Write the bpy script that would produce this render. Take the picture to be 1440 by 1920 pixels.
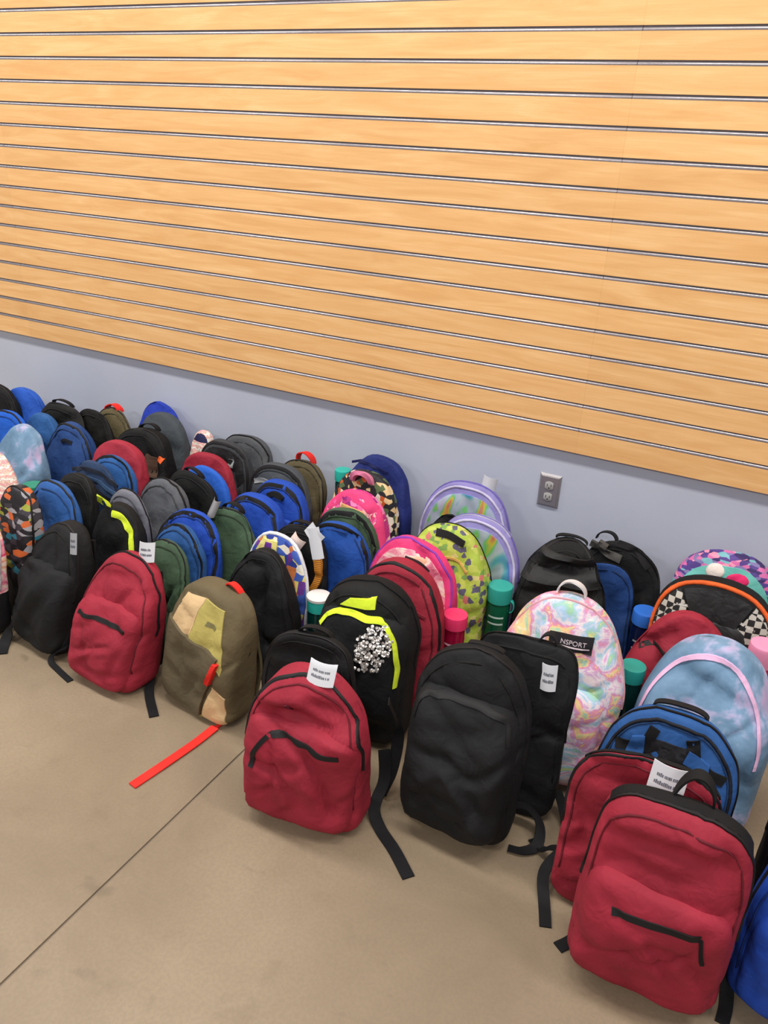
import bpy, bmesh, math, random
import numpy as np
from mathutils import Vector, Matrix, noise

for o in list(bpy.data.objects):
    bpy.data.objects.remove(o)
SC = bpy.context.scene
COL = SC.collection

# ------------------------------------------------------------------ camera
FPX, CAM_Y, CAM_Z = 1503.32, -2.3649, 1.4645
AX = ((0.87867085, 0.47505611, 0.04753136),
      (0.23945244, -0.35237507, -0.90470677),
      (-0.41303761, 0.80632097, -0.42337505))   # right, down, forward
cd = bpy.data.cameras.new('camera')
cam = bpy.data.objects.new('camera', cd)
COL.objects.link(cam)
r, d, f = (Vector(a) for a in AX)
M = Matrix((r, -d, -f)).transposed().to_4x4()
M.translation = (0, CAM_Y, CAM_Z)
cam.matrix_world = M
cd.sensor_fit = 'HORIZONTAL'
cd.sensor_width = 36.0
cd.lens = FPX / 1440.0 * 36.0
cd.clip_start = 0.05
SC.camera = cam

# ------------------------------------------------------------------ world, lamps, exposure
SC.view_settings.view_transform = 'Standard'
SC.view_settings.look = 'None'
SC.view_settings.exposure = 0.2
SC.view_settings.gamma = 1.0
SC.view_settings.use_curve_mapping = False
wd = bpy.data.worlds.new('world')
SC.world = wd
wd.use_nodes = True
wd.node_tree.nodes['Background'].inputs['Color'].default_value = (0.93, 0.95, 1.0, 1)
wd.node_tree.nodes['Background'].inputs['Strength'].default_value = 0.27


def area(name, loc, sx, sy, power, color=(1.0, 0.965, 0.91), rot=(0, 0, 0)):
    l = bpy.data.lights.new(name, 'AREA')
    l.shape = 'RECTANGLE'
    l.size, l.size_y, l.energy, l.color = sx, sy, power, color
    o = bpy.data.objects.new(name, l)
    o.location, o.rotation_euler = loc, rot
    COL.objects.link(o)
    return o


# fluorescent troffers of the shop ceiling, two rows running along the wall
for lx in (-5.0, -3.4, -1.8, -0.2, 1.4):
    area('ceiling_troffer', (lx, -1.15, 3.15), 1.2, 0.3, 31)
for lx in (-5.2, -2.2, 0.8):
    area('ceiling_troffer', (lx, -4.6, 3.15), 1.2, 0.6, 62)


# ------------------------------------------------------------------ materials
def lin(c):
    out = []
    for v in c:
        v /= 255.0
        out.append(v / 12.92 if v <= 0.04045 else ((v + 0.055) / 1.055) ** 2.4)
    return tuple(out) + (1.0,)


MATS = {}


class N:
    """small node builder"""
    def __init__(s, name):
        s.m = bpy.data.materials.new(name)
        s.m.use_nodes = True
        s.t = s.m.node_tree
        s.b = s.t.nodes['Principled BSDF']

    def n(s, kind, **kw):
        nd = s.t.nodes.new(kind)
        for k, v in kw.items():
            setattr(nd, k, v)
        return nd

    def l(s, a, b):
        s.t.links.new(a, b)

    def coord(s, kind='Object'):
        if kind == 'World':
            return s.n('ShaderNodeNewGeometry').outputs['Position']
        return s.n('ShaderNodeTexCoord').outputs[kind]

    def map(s, vec, scale=(1, 1, 1), rot=(0, 0, 0), loc=(0, 0, 0)):
        m = s.n('ShaderNodeMapping')
        m.inputs['Scale'].default_value = scale
        m.inputs['Rotation'].default_value = rot
        m.inputs['Location'].default_value = loc
        s.l(vec, m.inputs['Vector'])
        return m.outputs[0]

    def noise(s, vec, scale, detail=3, rough=0.5, dist=0.0):
        nd = s.n('ShaderNodeTexNoise')
        nd.inputs['Scale'].default_value = scale
        nd.inputs['Detail'].default_value = detail
        nd.inputs['Roughness'].default_value = rough
        nd.inputs['Distortion'].default_value = dist
        s.l(vec, nd.inputs['Vector'])
        return nd

    def ramp(s, fac, stops, interp='LINEAR'):
        r = s.n('ShaderNodeValToRGB')
        e = r.color_ramp.elements
        r.color_ramp.interpolation = interp
        while len(e) < len(stops):
            e.new(0.5)
        for el, (p, c) in zip(e, stops):
            el.position = p
            el.color = c if len(c) == 4 else lin(c)
        s.l(fac, r.inputs[0])
        return r.outputs[0]

    def mix(s, fac, a, b, mode='MIX'):
        m = s.n('ShaderNodeMix', data_type='RGBA', blend_type=mode)
        for sock, v in ((m.inputs[0], fac), (m.inputs[6], a), (m.inputs[7], b)):
            if hasattr(v, 'links'):
                s.l(v, sock)
            elif isinstance(v, tuple):
                sock.default_value = v if len(v) == 4 else lin(v)
            else:
                sock.default_value = v
        return m.outputs[2]

    def bump(s, h, strength, dist=0.002, prev=None):
        b = s.n('ShaderNodeBump')
        b.inputs['Strength'].default_value = strength
        b.inputs['Distance'].default_value = dist
        s.l(h, b.inputs['Height'])
        if prev:
            s.l(prev, b.inputs['Normal'])
        return b.outputs[0]

    def set(s, **kw):
        for k, v in kw.items():
            s.b.inputs[k.replace('_', ' ')].default_value = v


def cloth_finish(n, col, rough=0.75, spec=0.3, wr=0.35):
    v = n.coord()
    vary = n.noise(v, 9, 3)
    tone = n.ramp(vary.outputs[0], [(0.3, (0.80, 0.80, 0.80, 1)), (0.7, (1.12, 1.12, 1.12, 1))])
    c = n.mix(1.0, col, tone, 'MULTIPLY')
    n.l(c, n.b.inputs['Base Color'])
    w = n.noise(v, 26, 2, 0.5, 0.6)
    b0 = n.bump(w.outputs[0], wr, 0.012)
    cr = n.noise(n.map(v, (1, 1, 0.8), (0, 0.7, 0)), 7.0, 2, 0.45, 0.7)
    cr.noise_type = 'RIDGED_MULTIFRACTAL'
    b1 = n.bump(cr.outputs[0], min(1.0, wr * 1.5), 0.014, b0)
    weave = n.noise(v, 900, 1)
    b2 = n.bump(weave.outputs[0], 0.25, 0.0008, b1)
    n.l(b2, n.b.inputs['Normal'])
    n.set(Roughness=rough, Specular_IOR_Level=spec)
    return n.m


def fabric(rgb, rough=0.75, spec=0.3, wr=0.35):
    key = ('fab', rgb, rough, spec, wr)
    if key not in MATS:
        n = N('fabric')
        c = n.n('ShaderNodeRGB')
        c.outputs[0].default_value = lin(rgb)
        MATS[key] = cloth_finish(n, c.outputs[0], rough, spec, wr)
    return MATS[key]


def plain(rgb, rough=0.5, metal=0.0, spec=0.5):
    key = ('pl', rgb, rough, metal, spec)
    if key not in MATS:
        n = N('plain')
        n.set(Base_Color=lin(rgb), Roughness=rough, Metallic=metal, Specular_IOR_Level=spec)
        MATS[key] = n.m
    return MATS[key]


def pattern(kind):
    if kind in MATS:
        return MATS[kind]
    n = N(kind)
    v = n.coord()

    def above(h):                                       # black lower body below height h
        sx = n.n('ShaderNodeSeparateXYZ')
        n.l(v, sx.inputs[0])
        lt = n.n('ShaderNodeMath', operation='LESS_THAN')
        n.l(sx.outputs[2], lt.inputs[0])
        lt.inputs[1].default_value = h
        return lt.outputs[0]

    if kind == 'rainbow_tie_dye':
        dv = n.noise(v, 5, 2)
        w = n.mix(0.16, v, dv.outputs[1], 'ADD')
        a = n.noise(n.map(w, (1, 1, 1.6), (0, 0.5, 0)), 9.5, 4, 0.62, 0.7)
        col = n.ramp(a.outputs[0], [(0.26, (236, 214, 130)), (0.36, (150, 198, 168)), (0.42, (166, 194, 222)), (0.47, (232, 214, 214)),
                                    (0.51, (206, 160, 204)), (0.55, (226, 140, 164)), (0.59, (240, 206, 140)), (0.64, (150, 200, 176)), (0.72, (214, 190, 220))])
        s = n.noise(n.map(v, (1, 1, 3), (0, 0.6, 0)), 30, 3, 0.6)
        col = n.mix(n.ramp(s.outputs[0], [(0.55, (0, 0, 0, 1)), (0.7, (0.55, 0.55, 0.55, 1))]), col, (250, 238, 235))
    elif kind == 'blue_pink_tie_dye':
        a = n.noise(v, 8, 4, 0.6, 0.4)
        col = n.ramp(a.outputs[0], [(0.40, (98, 130, 160)), (0.54, (116, 148, 178)), (0.60, (166, 168, 202)), (0.67, (190, 162, 200))])
    elif kind in ('pink_tie_dye', 'pink_two_tone'):
        a = n.noise(n.map(v, (1, 1, 2), (0, 0.4, 0)), 14, 3, 0.6, 1.0)
        col = n.ramp(a.outputs[0], [(0.3, (214, 62, 110)), (0.44, (240, 150, 170)), (0.54, (250, 225, 215)), (0.62, (240, 190, 150)), (0.72, (215, 90, 140))])
        if kind == 'pink_two_tone':
            col = n.mix(above(0.15), col, (20, 19, 22))
    elif kind == 'lime_floral':
        a = n.n('ShaderNodeTexVoronoi')
        a.inputs['Scale'].default_value = 66
        n.l(v, a.inputs['Vector'])
        sp = n.n('ShaderNodeSeparateColor')
        n.l(a.outputs['Color'], sp.inputs[0])
        col = n.ramp(sp.outputs[0], [(0.0, (168, 190, 70)), (0.45, (188, 200, 90)), (0.62, (120, 160, 80)), (0.74, (90, 88, 110)),
                                     (0.86, (206, 120, 110)), (0.93, (214, 206, 130))], 'CONSTANT')
    elif kind in ('floral_purple', 'floral_dark', 'kids_collage', 'dark_zigzag', 'floral_magenta'):
        sc = {'floral_purple': 46, 'floral_dark': 52, 'kids_collage': 36, 'dark_zigzag': 30, 'floral_magenta': 60}[kind]
        a = n.n('ShaderNodeTexVoronoi')
        a.inputs['Scale'].default_value = sc
        st = (1, 1, 2.2) if kind in ('dark_zigzag', 'floral_purple') else (1, 1, 1)
        n.l(n.map(v, st, (0, 0.25, 0)), a.inputs['Vector'])
        sp = n.n('ShaderNodeSeparateColor')
        n.l(a.outputs['Color'], sp.inputs[0])
        stops = {
            'floral_purple': [(0.0, (86, 62, 138)), (0.25, (214, 110, 170)), (0.5, (130, 120, 170)), (0.62, (240, 150, 180)), (0.78, (120, 180, 190)), (0.9, (60, 44, 100))],
            'floral_dark': [(0.0, (36, 34, 40)), (0.35, (230, 200, 150)), (0.5, (40, 40, 46)), (0.68, (200, 90, 40)), (0.8, (228, 218, 205)), (0.92, (90, 110, 70))],
            'kids_collage': [(0.0, (52, 70, 160)), (0.35, (232, 214, 120)), (0.52, (70, 100, 190)), (0.68, (112, 60, 150)), (0.8, (206, 120, 70)), (0.9, (240, 232, 215))],
            'dark_zigzag': [(0.0, (30, 28, 33)), (0.42, (58, 54, 62)), (0.62, (196, 96, 48)), (0.70, (50, 124, 146)), (0.79, (150, 154, 58)), (0.86, (150, 146, 152))],
            'floral_magenta': [(0.0, (196, 52, 130)), (0.35, (236, 100, 160)), (0.55, (150, 40, 120)), (0.72, (244, 190, 180)), (0.88, (228, 130, 180))],
        }[kind]
        col = n.ramp(sp.outputs[0], stops, 'CONSTANT')
        if kind == 'dark_zigzag':
            col = n.mix(above(0.165), col, (20, 19, 22))
    elif kind == 'stripe_floral':
        w = n.n('ShaderNodeTexWave')
        w.bands_direction = 'Z'
        w.inputs['Scale'].default_value = 16
        w.inputs['Distortion'].default_value = 6
        w.inputs['Detail Scale'].default_value = 3
        n.l(v, w.inputs['Vector'])
        col = n.ramp(w.outputs[1], [(0.0, (226, 150, 160)), (0.35, (238, 226, 190)), (0.6, (214, 130, 150)), (0.85, (240, 236, 224))])
    elif kind == 'checker':
        c = n.n('ShaderNodeTexChecker')
        c.inputs['Scale'].default_value = 58
        c.inputs['Color1'].default_value = lin((196, 190, 180))
        c.inputs['Color2'].default_value = lin((34, 32, 34))
        n.l(n.map(v, (1, 0.001, 1), (0, 0, 0), (0.003, 0.0, 0.002)), c.inputs['Vector'])
        col = c.outputs[0]
    elif kind == 'holographic':  # iridescent sheen painted into the base colour as fixed rainbow tones
        a = n.noise(n.map(v, (2.2, 1, 1)), 6, 2, 0.5, 0.5)
        col = n.ramp(a.outputs[0], [(0.28, (90, 110, 230)), (0.38, (110, 200, 215)), (0.45, (206, 224, 236)), (0.52, (196, 210, 232)), (0.56, (120, 222, 130)), (0.60, (236, 214, 90)),
                                    (0.64, (236, 150, 110)), (0.69, (190, 180, 230)), (0.77, (80, 150, 236))])
        n.l(col, n.b.inputs['Base Color'])
        n.set(Roughness=0.28, Metallic=0.55)
        MATS[kind] = n.m
        return n.m
    elif kind == 'orange_braid':
        w = n.n('ShaderNodeTexWave')
        w.bands_direction = 'Z'
        w.inputs['Scale'].default_value = 60
        n.l(v, w.inputs['Vector'])
        col = n.ramp(w.outputs[1], [(0.25, (120, 66, 24)), (0.5, (214, 140, 36)), (0.9, (226, 152, 50))])
    MATS[kind] = cloth_finish(n, col, 0.6, 0.35, 0.2)
    return MATS[kind]


def wood_mat():
    n = N('maple_laminate')
    p = n.coord('World')
    a = n.noise(n.map(p, (0.9, 1, 9)), 3.0, 4, 0.55, 1.4)
    b = n.noise(n.map(p, (1.2, 1, 60)), 5.0, 3, 0.6, 0.3)
    c1 = n.ramp(a.outputs[0], [(0.32, (227, 174, 114)), (0.5, (236, 186, 127)), (0.68, (243, 197, 140))])
    c2 = n.mix(n.ramp(b.outputs[0], [(0.35, (0.35, 0.35, 0.35, 1)), (0.62, (0, 0, 0, 1))]), c1, (224, 168, 106))
    info = n.n('ShaderNodeObjectInfo')
    tone = n.ramp(info.outputs['Random'], [(0.0, (0.955, 0.95, 0.94, 1)), (1.0, (1.02, 1.02, 1.02, 1))])
    n.l(n.mix(1.0, c2, tone, 'MULTIPLY'), n.b.inputs['Base Color'])
    n.set(Roughness=0.42, Specular_IOR_Level=0.35)
    return n.m


def concrete_mat():
    n = N('concrete')
    p = n.coord('World')
    a = n.noise(p, 1.6, 5, 0.6, 0.4)
    b = n.noise(p, 9, 5, 0.65, 0.3)
    c = n.noise(p, 130, 2, 0.5)
    c1 = n.ramp(a.outputs[0], [(0.3, (126, 110, 89)), (0.5, (139, 122, 100)), (0.7, (151, 134, 111))])
    c2 = n.mix(n.ramp(b.outputs[0], [(0.56, (0, 0, 0, 1)), (0.74, (0.55, 0.55, 0.55, 1))]), c1, (124, 108, 87))
    c3 = n.mix(n.ramp(c.outputs[0], [(0.4, (0.18, 0.18, 0.18, 1)), (0.6, (0, 0, 0, 1))]), c2, (114, 100, 82))
    d = n.noise(n.map(p, (1, 1.7, 1)), 5.5, 2, 0.4, 1.0)
    c4 = n.mix(n.ramp(d.outputs[0], [(0.70, (0, 0, 0, 1)), (0.78, (0.5, 0.5, 0.5, 1))]), c3, (100, 86, 69))
    n.l(c4, n.b.inputs['Base Color'])
    n.l(n.bump(c.outputs[0], 0.12, 0.001), n.b.inputs['Normal'])
    n.set(Roughness=0.5, Specular_IOR_Level=0.4)
    return n.m


def paint_mat():
    n = N('grey_wall_paint')
    p = n.coord('World')
    a = n.noise(p, 2.5, 3)
    n.l(n.ramp(a.outputs[0], [(0.3, (182, 187, 203)), (0.7, (190, 195, 210))]), n.b.inputs['Base Color'])
    c = n.noise(p, 350, 2)
    n.l(n.bump(c.outputs[0], 0.15, 0.0006), n.b.inputs['Normal'])
    n.set(Roughness=0.6, Specular_IOR_Level=0.3)
    return n.m


# ------------------------------------------------------------------ object helpers
def mesh(name, verts, faces, mat, parent=None, smooth=True, angle=None):
    me = bpy.data.meshes.new(name)
    me.from_pydata([tuple(map(float, v)) for v in verts], [], faces)
    me.validate()
    bm = bmesh.new()
    bm.from_mesh(me)
    bmesh.ops.recalc_face_normals(bm, faces=bm.faces)
    bm.to_mesh(me)
    bm.free()
    me.materials.append(mat)
    if smooth:
        me.polygons.foreach_set('use_smooth', [True] * len(me.polygons))
        if angle:
            me.set_sharp_from_angle(angle=math.radians(angle))
    o = bpy.data.objects.new(name, me)
    COL.objects.link(o)
    if parent:
        o.parent = parent
    return o


def empty(name, loc, rz=0.0, label=None, cat=None, group=None):
    o = bpy.data.objects.new(name, None)
    o.empty_display_size = 0.05
    o.location = loc
    o.rotation_euler = (0, 0, rz)
    COL.objects.link(o)
    if label:
        o['label'], o['category'] = label, cat
    if group:
        o['group'] = group
    return o


def bevel_box(name, lo, hi, mat, parent=None, bev=0.0):
    bm = bmesh.new()
    bmesh.ops.create_cube(bm, size=1.0)
    for v in bm.verts:
        v.co = Vector([(lo[i] + hi[i]) / 2 + v.co[i] * (hi[i] - lo[i]) for i in range(3)])
    if bev:
        bmesh.ops.bevel(bm, geom=bm.edges[:], offset=bev, segments=2, affect='EDGES', profile=0.6)
    me = bpy.data.meshes.new(name)
    bm.to_mesh(me)
    bm.free()
    me.materials.append(mat)
    o = bpy.data.objects.new(name, me)
    COL.objects.link(o)
    if parent:
        o.parent = parent
    return o


def grid_faces(nu, nv, close_u=False):
    F = []
    for i in range(nu if close_u else nu - 1):
        for j in range(nv - 1):
            a, b = i * nv + j, ((i + 1) % nu) * nv + j
            F.append((a, b, b + 1, a + 1))
    return F


def slab_from(outer, inner, nu, nv):
    """closed sheet: outer and inner point grids (nu*nv each)"""
    V = list(outer) + list(inner)
    k = nu * nv
    F = grid_faces(nu, nv) + [tuple(k + i for i in reversed(q)) for q in grid_faces(nu, nv)]
    rim = [i * nv for i in range(nu)] + [(nu - 1) * nv + j for j in range(1, nv)] + \
          [i * nv + nv - 1 for i in range(nu - 2, -1, -1)] + [j for j in range(nv - 2, 0, -1)]
    for a, b in zip(rim, rim[1:] + rim[:1]):
        F.append((a, b, k + b, k + a))
    return V, F


def ribbon(path, widths, normals, half, thick):
    """flat webbing with thickness along a path of points"""
    P = np.array(path, float)
    outer, inner = [], []
    for p, w, nn in zip(P, widths, normals):
        w = np.array(w, float) / np.linalg.norm(w)
        nn = np.array(nn, float) / np.linalg.norm(nn)
        for s in (-1, 1):
            outer.append(p + w * half * s + nn * thick / 2)
            inner.append(p + w * half * s - nn * thick / 2)
    return slab_from(outer, inner, len(P), 2)


def smooth_path(pts, n=24):
    """Catmull-Rom through points"""
    P = [np.array(p, float) for p in pts]
    P = [2 * P[0] - P[1]] + P + [2 * P[-1] - P[-2]]
    out = []
    segs = len(P) - 3
    for i in range(n + 1):
        t = i / n * segs
        k = min(int(t), segs - 1)
        t -= k
        a, b, c, d_ = P[k:k + 4]
        out.append(0.5 * (2 * b + (c - a) * t + (2 * a - 5 * b + 4 * c - d_) * t * t + (3 * b - a - 3 * c + d_) * t ** 3))
    return out


def lathe(name, prof, mat, parent=None, seg=28, angle=40):
    V, F = [], []
    for i in range(seg):
        a = 2 * math.pi * i / seg
        for rr, z in prof:
            V.append((rr * math.cos(a), rr * math.sin(a), z))
    F = grid_faces(seg, len(prof), True)
    n = len(prof)
    if prof[0][0] > 1e-4:
        F.append(tuple(i * n for i in range(seg)))
    if prof[-1][0] > 1e-4:
        F.append(tuple(i * n + n - 1 for i in range(seg)))
    return mesh(name, V, F, mat, parent, True, angle)


# ------------------------------------------------------------------ the setting
WOOD, CONC, PAINT = wood_mat(), concrete_mat(), paint_mat()
X0, X1 = -5.2, 2.4
BASE, PITCH, ROWS, GROOVE = 0.6, 0.0762, 19, 0.0125

wall = bevel_box('wall_back', (X0, 0.019, 0.0), (X1, 0.14, 3.3), PAINT)
wall['kind'] = 'structure'
floor = bevel_box('floor', (X0, -6.2, -0.12), (X1, 0.019, -0.004), plain((128, 114, 99), 0.8))
floor['kind'] = 'structure'
JX = -1.035
for a, b in ((X0, JX - 0.003), (JX + 0.003, X1)):
    bevel_box('concrete_slab', (a, -6.2, -0.004), (b, 0.019, 0.0), CONC, floor, 0.001)

seams = [X0, -2.992, -0.552, 1.888, X1]
ALU = plain((160, 152, 156), 0.22, 0.55)
board_me = {}
rail_me = {}
for k in range(ROWS):
    z0 = BASE + k * PITCH + (GROOVE / 2 if k else 0.0)
    for a, b in zip(seams, seams[1:]):
        key = (a, k == 0)
        hgt = PITCH - GROOVE + (GROOVE / 2 if k == 0 else 0)
        if key not in board_me:
            o = bevel_box('slat', (a, -0.001, 0), (b, 0.019, hgt), WOOD, wall, 0.0005)
            board_me[key] = o.data
        else:
            o = bpy.data.objects.new('slat', board_me[key])
            COL.objects.link(o)
            o.parent = wall
        o.location.z = z0
        if k == 0:
            continue
        # aluminium insert lining the groove under this board
        if a not in rail_me:
            h = GROOVE / 2
            prof = [(0.0145, h), (0.0012, h), (0.0003, h - 0.0004), (0.0003, h - 0.0010), (0.0050, h - 0.0016), (0.0050, 0.0034),
                    (0.0036, 0.0030), (0.0020, 0.0022), (0.0006, 0.0010), (-0.0004, -0.0006), (-0.0010, -0.0026), (-0.0010, -h + 0.0012),
                    (-0.0004, -h + 0.0002), (0.0145, -h + 0.0002)]
            V = [(x, y, z) for x in (a + 0.0006, b - 0.0006) for y, z in prof]
            n_ = len(prof)
            F = [(i, (i + 1) % n_, n_ + (i + 1) % n_, n_ + i) for i in range(n_)] + [tuple(range(n_)), tuple(range(n_, 2 * n_))]
            o = mesh('groove_rail', V, F, ALU, wall, True, 50)
            rail_me[a] = o.data
        else:
            o = bpy.data.objects.new('groove_rail', rail_me[a])
            COL.objects.link(o)
            o.parent = wall
        o.location.z = BASE + k * PITCH

# ------------------------------------------------------------------ wall outlet
t = empty('wall_outlet', (-0.622, 0.019, 0.449), 0, 'stainless steel duplex outlet plate on the grey wall', 'outlet')
STEEL = plain((160, 156, 158), 0.35, 0.6)
bm = bmesh.new()
bmesh.ops.create_cube(bm, size=1.0)
for v in bm.verts:
    fr = v.co.y < 0
    v.co = Vector((v.co.x * (0.060 if fr else 0.072), -0.008 if fr else 0.0, v.co.z * (0.101 if fr else 0.1145)))
bmesh.ops.bevel(bm, geom=[e for e in bm.edges if all(v.co.y < -0.004 for v in e.verts)], offset=0.0015, segments=2, affect='EDGES')
me = bpy.data.meshes.new('cover_plate')
bm.to_mesh(me)
bm.free()
me.materials.append(STEEL)
pl = bpy.data.objects.new('cover_plate', me)
COL.objects.link(pl)
pl.parent = t
for zz in (0.0195, -0.0195):
    V, F = [], []
    for k, (yy, s) in enumerate(((-0.0075, 1.0), (-0.0100, 1.0), (-0.0106, 0.95))):
        for i in range(28):
            a = 2 * math.pi * i / 28
            V.append((max(-0.0135, min(0.0135, 0.0172 * math.cos(a))) * s, yy, zz + 0.0142 * math.sin(a) * s))
    for k in range(2):
        for i in range(28):
            F.append((k * 28 + i, k * 28 + (i + 1) % 28, (k + 1) * 28 + (i + 1) % 28, (k + 1) * 28 + i))
    F.append(tuple(range(56, 84)))
    rc = mesh('receptacle', V, F, plain((172, 170, 168), 0.4), t, True, 40)
    for sx, w_, h_ in ((-0.0063, 0.0011, 0.0042), (0.0063, 0.0011, 0.0035)):
        bevel_box('slot', (sx - w_, -0.0109, zz + 0.002 - h_), (sx + w_, -0.0102, zz + 0.002 + h_), plain((26, 24, 26), 0.6), rc)
    bevel_box('ground_hole', (-0.0022, -0.0109, zz - 0.0095), (0.0022, -0.0102, zz - 0.0055), plain((26, 24, 26), 0.6), rc)
sc = lathe('screw', [(0.0001, 0.0014), (0.0026, 0.001), (0.0032, 0.0)], STEEL, t, 14)
sc.location = (0, -0.0078, 0)
sc.rotation_euler = (math.radians(90), 0, 0)


# ------------------------------------------------------------------ backpack builder
BLACK = (23, 23, 25)
ZIP = plain((22, 20, 22), 0.6, 0.0, 0.3)
WEB = fabric((20, 19, 21), 0.75, 0.25, 0.1)
PAPER = plain((205, 206, 212), 0.6)
INK = plain((96, 98, 108), 0.7)


class Pack:
    def __init__(s, x, y, yaw, H, W, Df, Db, ly, lx, seed, rb=0.05, arch=2.5, zs=0.52, taper=0.04, n=4.6, top=0.58, fold=1.0, hero=False):
        s.H, s.W, s.Df, s.Db, s.ly, s.lx, s.n, s.top, s.fold, s.hero = H, W, Df, Db, ly, lx, n, top, fold, hero
        s.cz = 0.45 * H
        s.creases = []
        s.off = Vector((seed * 7.31, seed * 3.17, seed * 11.7))
        pts = []
        for z in np.linspace(0, H, 400):
            if z < rb:
                hw = W / 2 - rb + math.sqrt(max(0, rb * rb - (rb - z) ** 2))
            else:
                hw = W / 2
            hw *= 1 - taper * (z / H)
            if z > zs * H:
                q = (z - zs * H) / (H - zs * H)
                hw *= max(0.0, 1 - q ** arch) ** (1 / arch)
            pts.append((hw, z))
        pts = [(0, 0)] + pts + [(0, H)]
        ring = pts + [(-a, b) for a, b in reversed(pts)]
        A = np.array([math.atan2(b - s.cz, a) for a, b in ring])
        R = np.array([math.hypot(a, b - s.cz) for a, b in ring])
        o = np.argsort(A)
        s.TA, s.TR = A[o], R[o]

    def R(s, a):
        a = (a + math.pi) % (2 * math.pi) - math.pi
        return float(np.interp(a, s.TA, s.TR, period=2 * math.pi))

    def dep(s, z):
        q = min(1, max(0, (z / s.H - 0.40) / 0.6))
        k = 1 - (1 - s.top) * q * q * (3 - 2 * q)
        return s.Df * k, s.Db * (1 - 0.25 * q)

    def pt(s, a, r, q, out=0.0):
        R = s.R(a) * r + out
        x, z = R * math.cos(a), s.cz + R * math.sin(a)
        z = max(z, 0.0)
        f, b = s.dep(z)
        return np.array((x, -q * f if q > 0 else -q * b, z))

    def r_of_q(s, q):
        return max(0.0, 1 - abs(q) ** s.n) ** (1 / s.n)

    def fy(s, x, z):
        a = math.atan2(z - s.cz, x)
        r = min(0.999, math.hypot(x, z - s.cz) / s.R(a))
        return -s.dep(z)[0] * (1 - r ** s.n) ** (1 / s.n)

    def by(s, x, z):
        a = math.atan2(z - s.cz, x)
        r = min(0.999, math.hypot(x, z - s.cz) / s.R(a))
        return s.dep(z)[1] * (1 - r ** s.n) ** (1 / s.n)

    def warp(s, P):
        out = []
        for p in P:
            p = Vector(p)
            w = min(1.0, max(0.0, p.z / 0.07)) * s.fold * 1.15
            g = p + s.off
            nv = noise.noise_vector(g * 6.5)
            n2 = noise.noise_vector(g * 17.0)
            dx = 0.008 * nv.x + 0.0022 * n2.x
            dy = 0.012 * nv.y + 0.0040 * n2.y
            dz = 0.007 * nv.z
            if p.y < 0:                                   # tension folds on the front
                e = 0.5 + 0.5 * min(1, -p.y / max(0.01, s.Df))
                c1 = 1 - abs(noise.noise(Vector((g.x * 5 + g.z * 4.2, s.off.x, g.z * 5 - g.x * 3.5))))
                c2 = 1 - abs(noise.noise(Vector((g.x * 7 - g.z * 6, s.off.y + 9, g.z * 6 + g.x * 3))))
                dy += e * (0.0085 * max(0, c1 - 0.84) / 0.16 + 0.0065 * max(0, c2 - 0.87) / 0.13)
                for x0, z0, x1, z1, dep, wd in s.creases:
                    ax, az = x1 - x0, z1 - z0
                    u = max(0.0, min(1.0, ((p.x - x0) * ax + (p.z - z0) * az) / (ax * ax + az * az)))
                    d2 = (p.x - x0 - u * ax) ** 2 + (p.z - z0 - u * az) ** 2
                    dy += dep * math.exp(-d2 / (wd * wd)) * (0.5 + 0.5 * math.sin(math.pi * (0.15 + 0.7 * u)))
            x, y, z = p.x + dx * w, p.y + dy * w, max(p.z + dz * w, 0.0) if p.z >= 0 else p.z
            out.append((x + s.lx * z, y + s.ly * z, z))
        return out

    # --- parts
    def body(s, mat, parent):
        na = 120 if s.hero else 76
        rs = [0.0, 0.12, 0.25, 0.38, 0.5, 0.6, 0.7, 0.78, 0.85] if not s.hero else list(np.linspace(0, 0.86, 20))
        qf = (1 - rs[-1] ** s.n) ** (1 / s.n)
        prof = [(r_, (1 - r_ ** s.n) ** (1 / s.n)) for r_ in rs]
        prof += [(s.r_of_q(q), q) for q in np.linspace(qf, -qf, 18 if s.hero else 15)[1:]]
        prof += [(r_, -(1 - r_ ** s.n) ** (1 / s.n)) for r_ in (0.7, 0.45, 0.2, 0.0)]
        V, np_ = [], len(prof)
        for i in range(na):
            a = 2 * math.pi * i / na
            for r_, q in prof:
                V.append(s.pt(a, r_, q))
        F = grid_faces(na, np_, True)
        o = mesh('body', s.warp(V), F, mat, parent)
        bm = bmesh.new()
        bm.from_mesh(o.data)
        bmesh.ops.remove_doubles(bm, verts=bm.verts[:], dist=1e-5)
        bm.to_mesh(o.data)
        bm.free()
        return o

    def band(s, name, mat, parent, a0, a1, q0=None, q1=None, r0=None, r1=None, t=0.0022, nu=36, nv=3):
        """strip on the gusset (q range) or front panel (r range) following the outline; angles in degrees, 90 = top"""
        outer, inner = [], []
        for a in np.radians(np.linspace(a0, a1, nu)):
            for k in range(nv):
                w = k / (nv - 1)
                if q0 is not None:
                    q = q0 + (q1 - q0) * w
                    r_ = s.r_of_q(q)
                    outer.append(s.pt(a, r_, q, t))
                    inner.append(s.pt(a, r_, q, -0.002))
                else:
                    r_ = r0 + (r1 - r0) * w
                    q = (1 - r_ ** s.n) ** (1 / s.n)
                    p = s.pt(a, r_, q)
                    outer.append(p + np.array((0, -t, 0)))
                    inner.append(p + np.array((0, 0.002, 0)))
        V, F = slab_from(outer, inner, nu, nv)
        return mesh(name, s.warp(V), F, mat, parent, True, 50)

    def zipper(s, mat, parent, a0=5, a1=175, q=0.45, w=0.008, t=0.0022):
        dq = w / max(s.Df, 0.02) / 2
        dq = min(dq, 0.065)
        return s.band('zipper', mat, parent, a0, a1, q - dq, q + dq, t=t + 0.0016, nv=5, nu=56)

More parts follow.
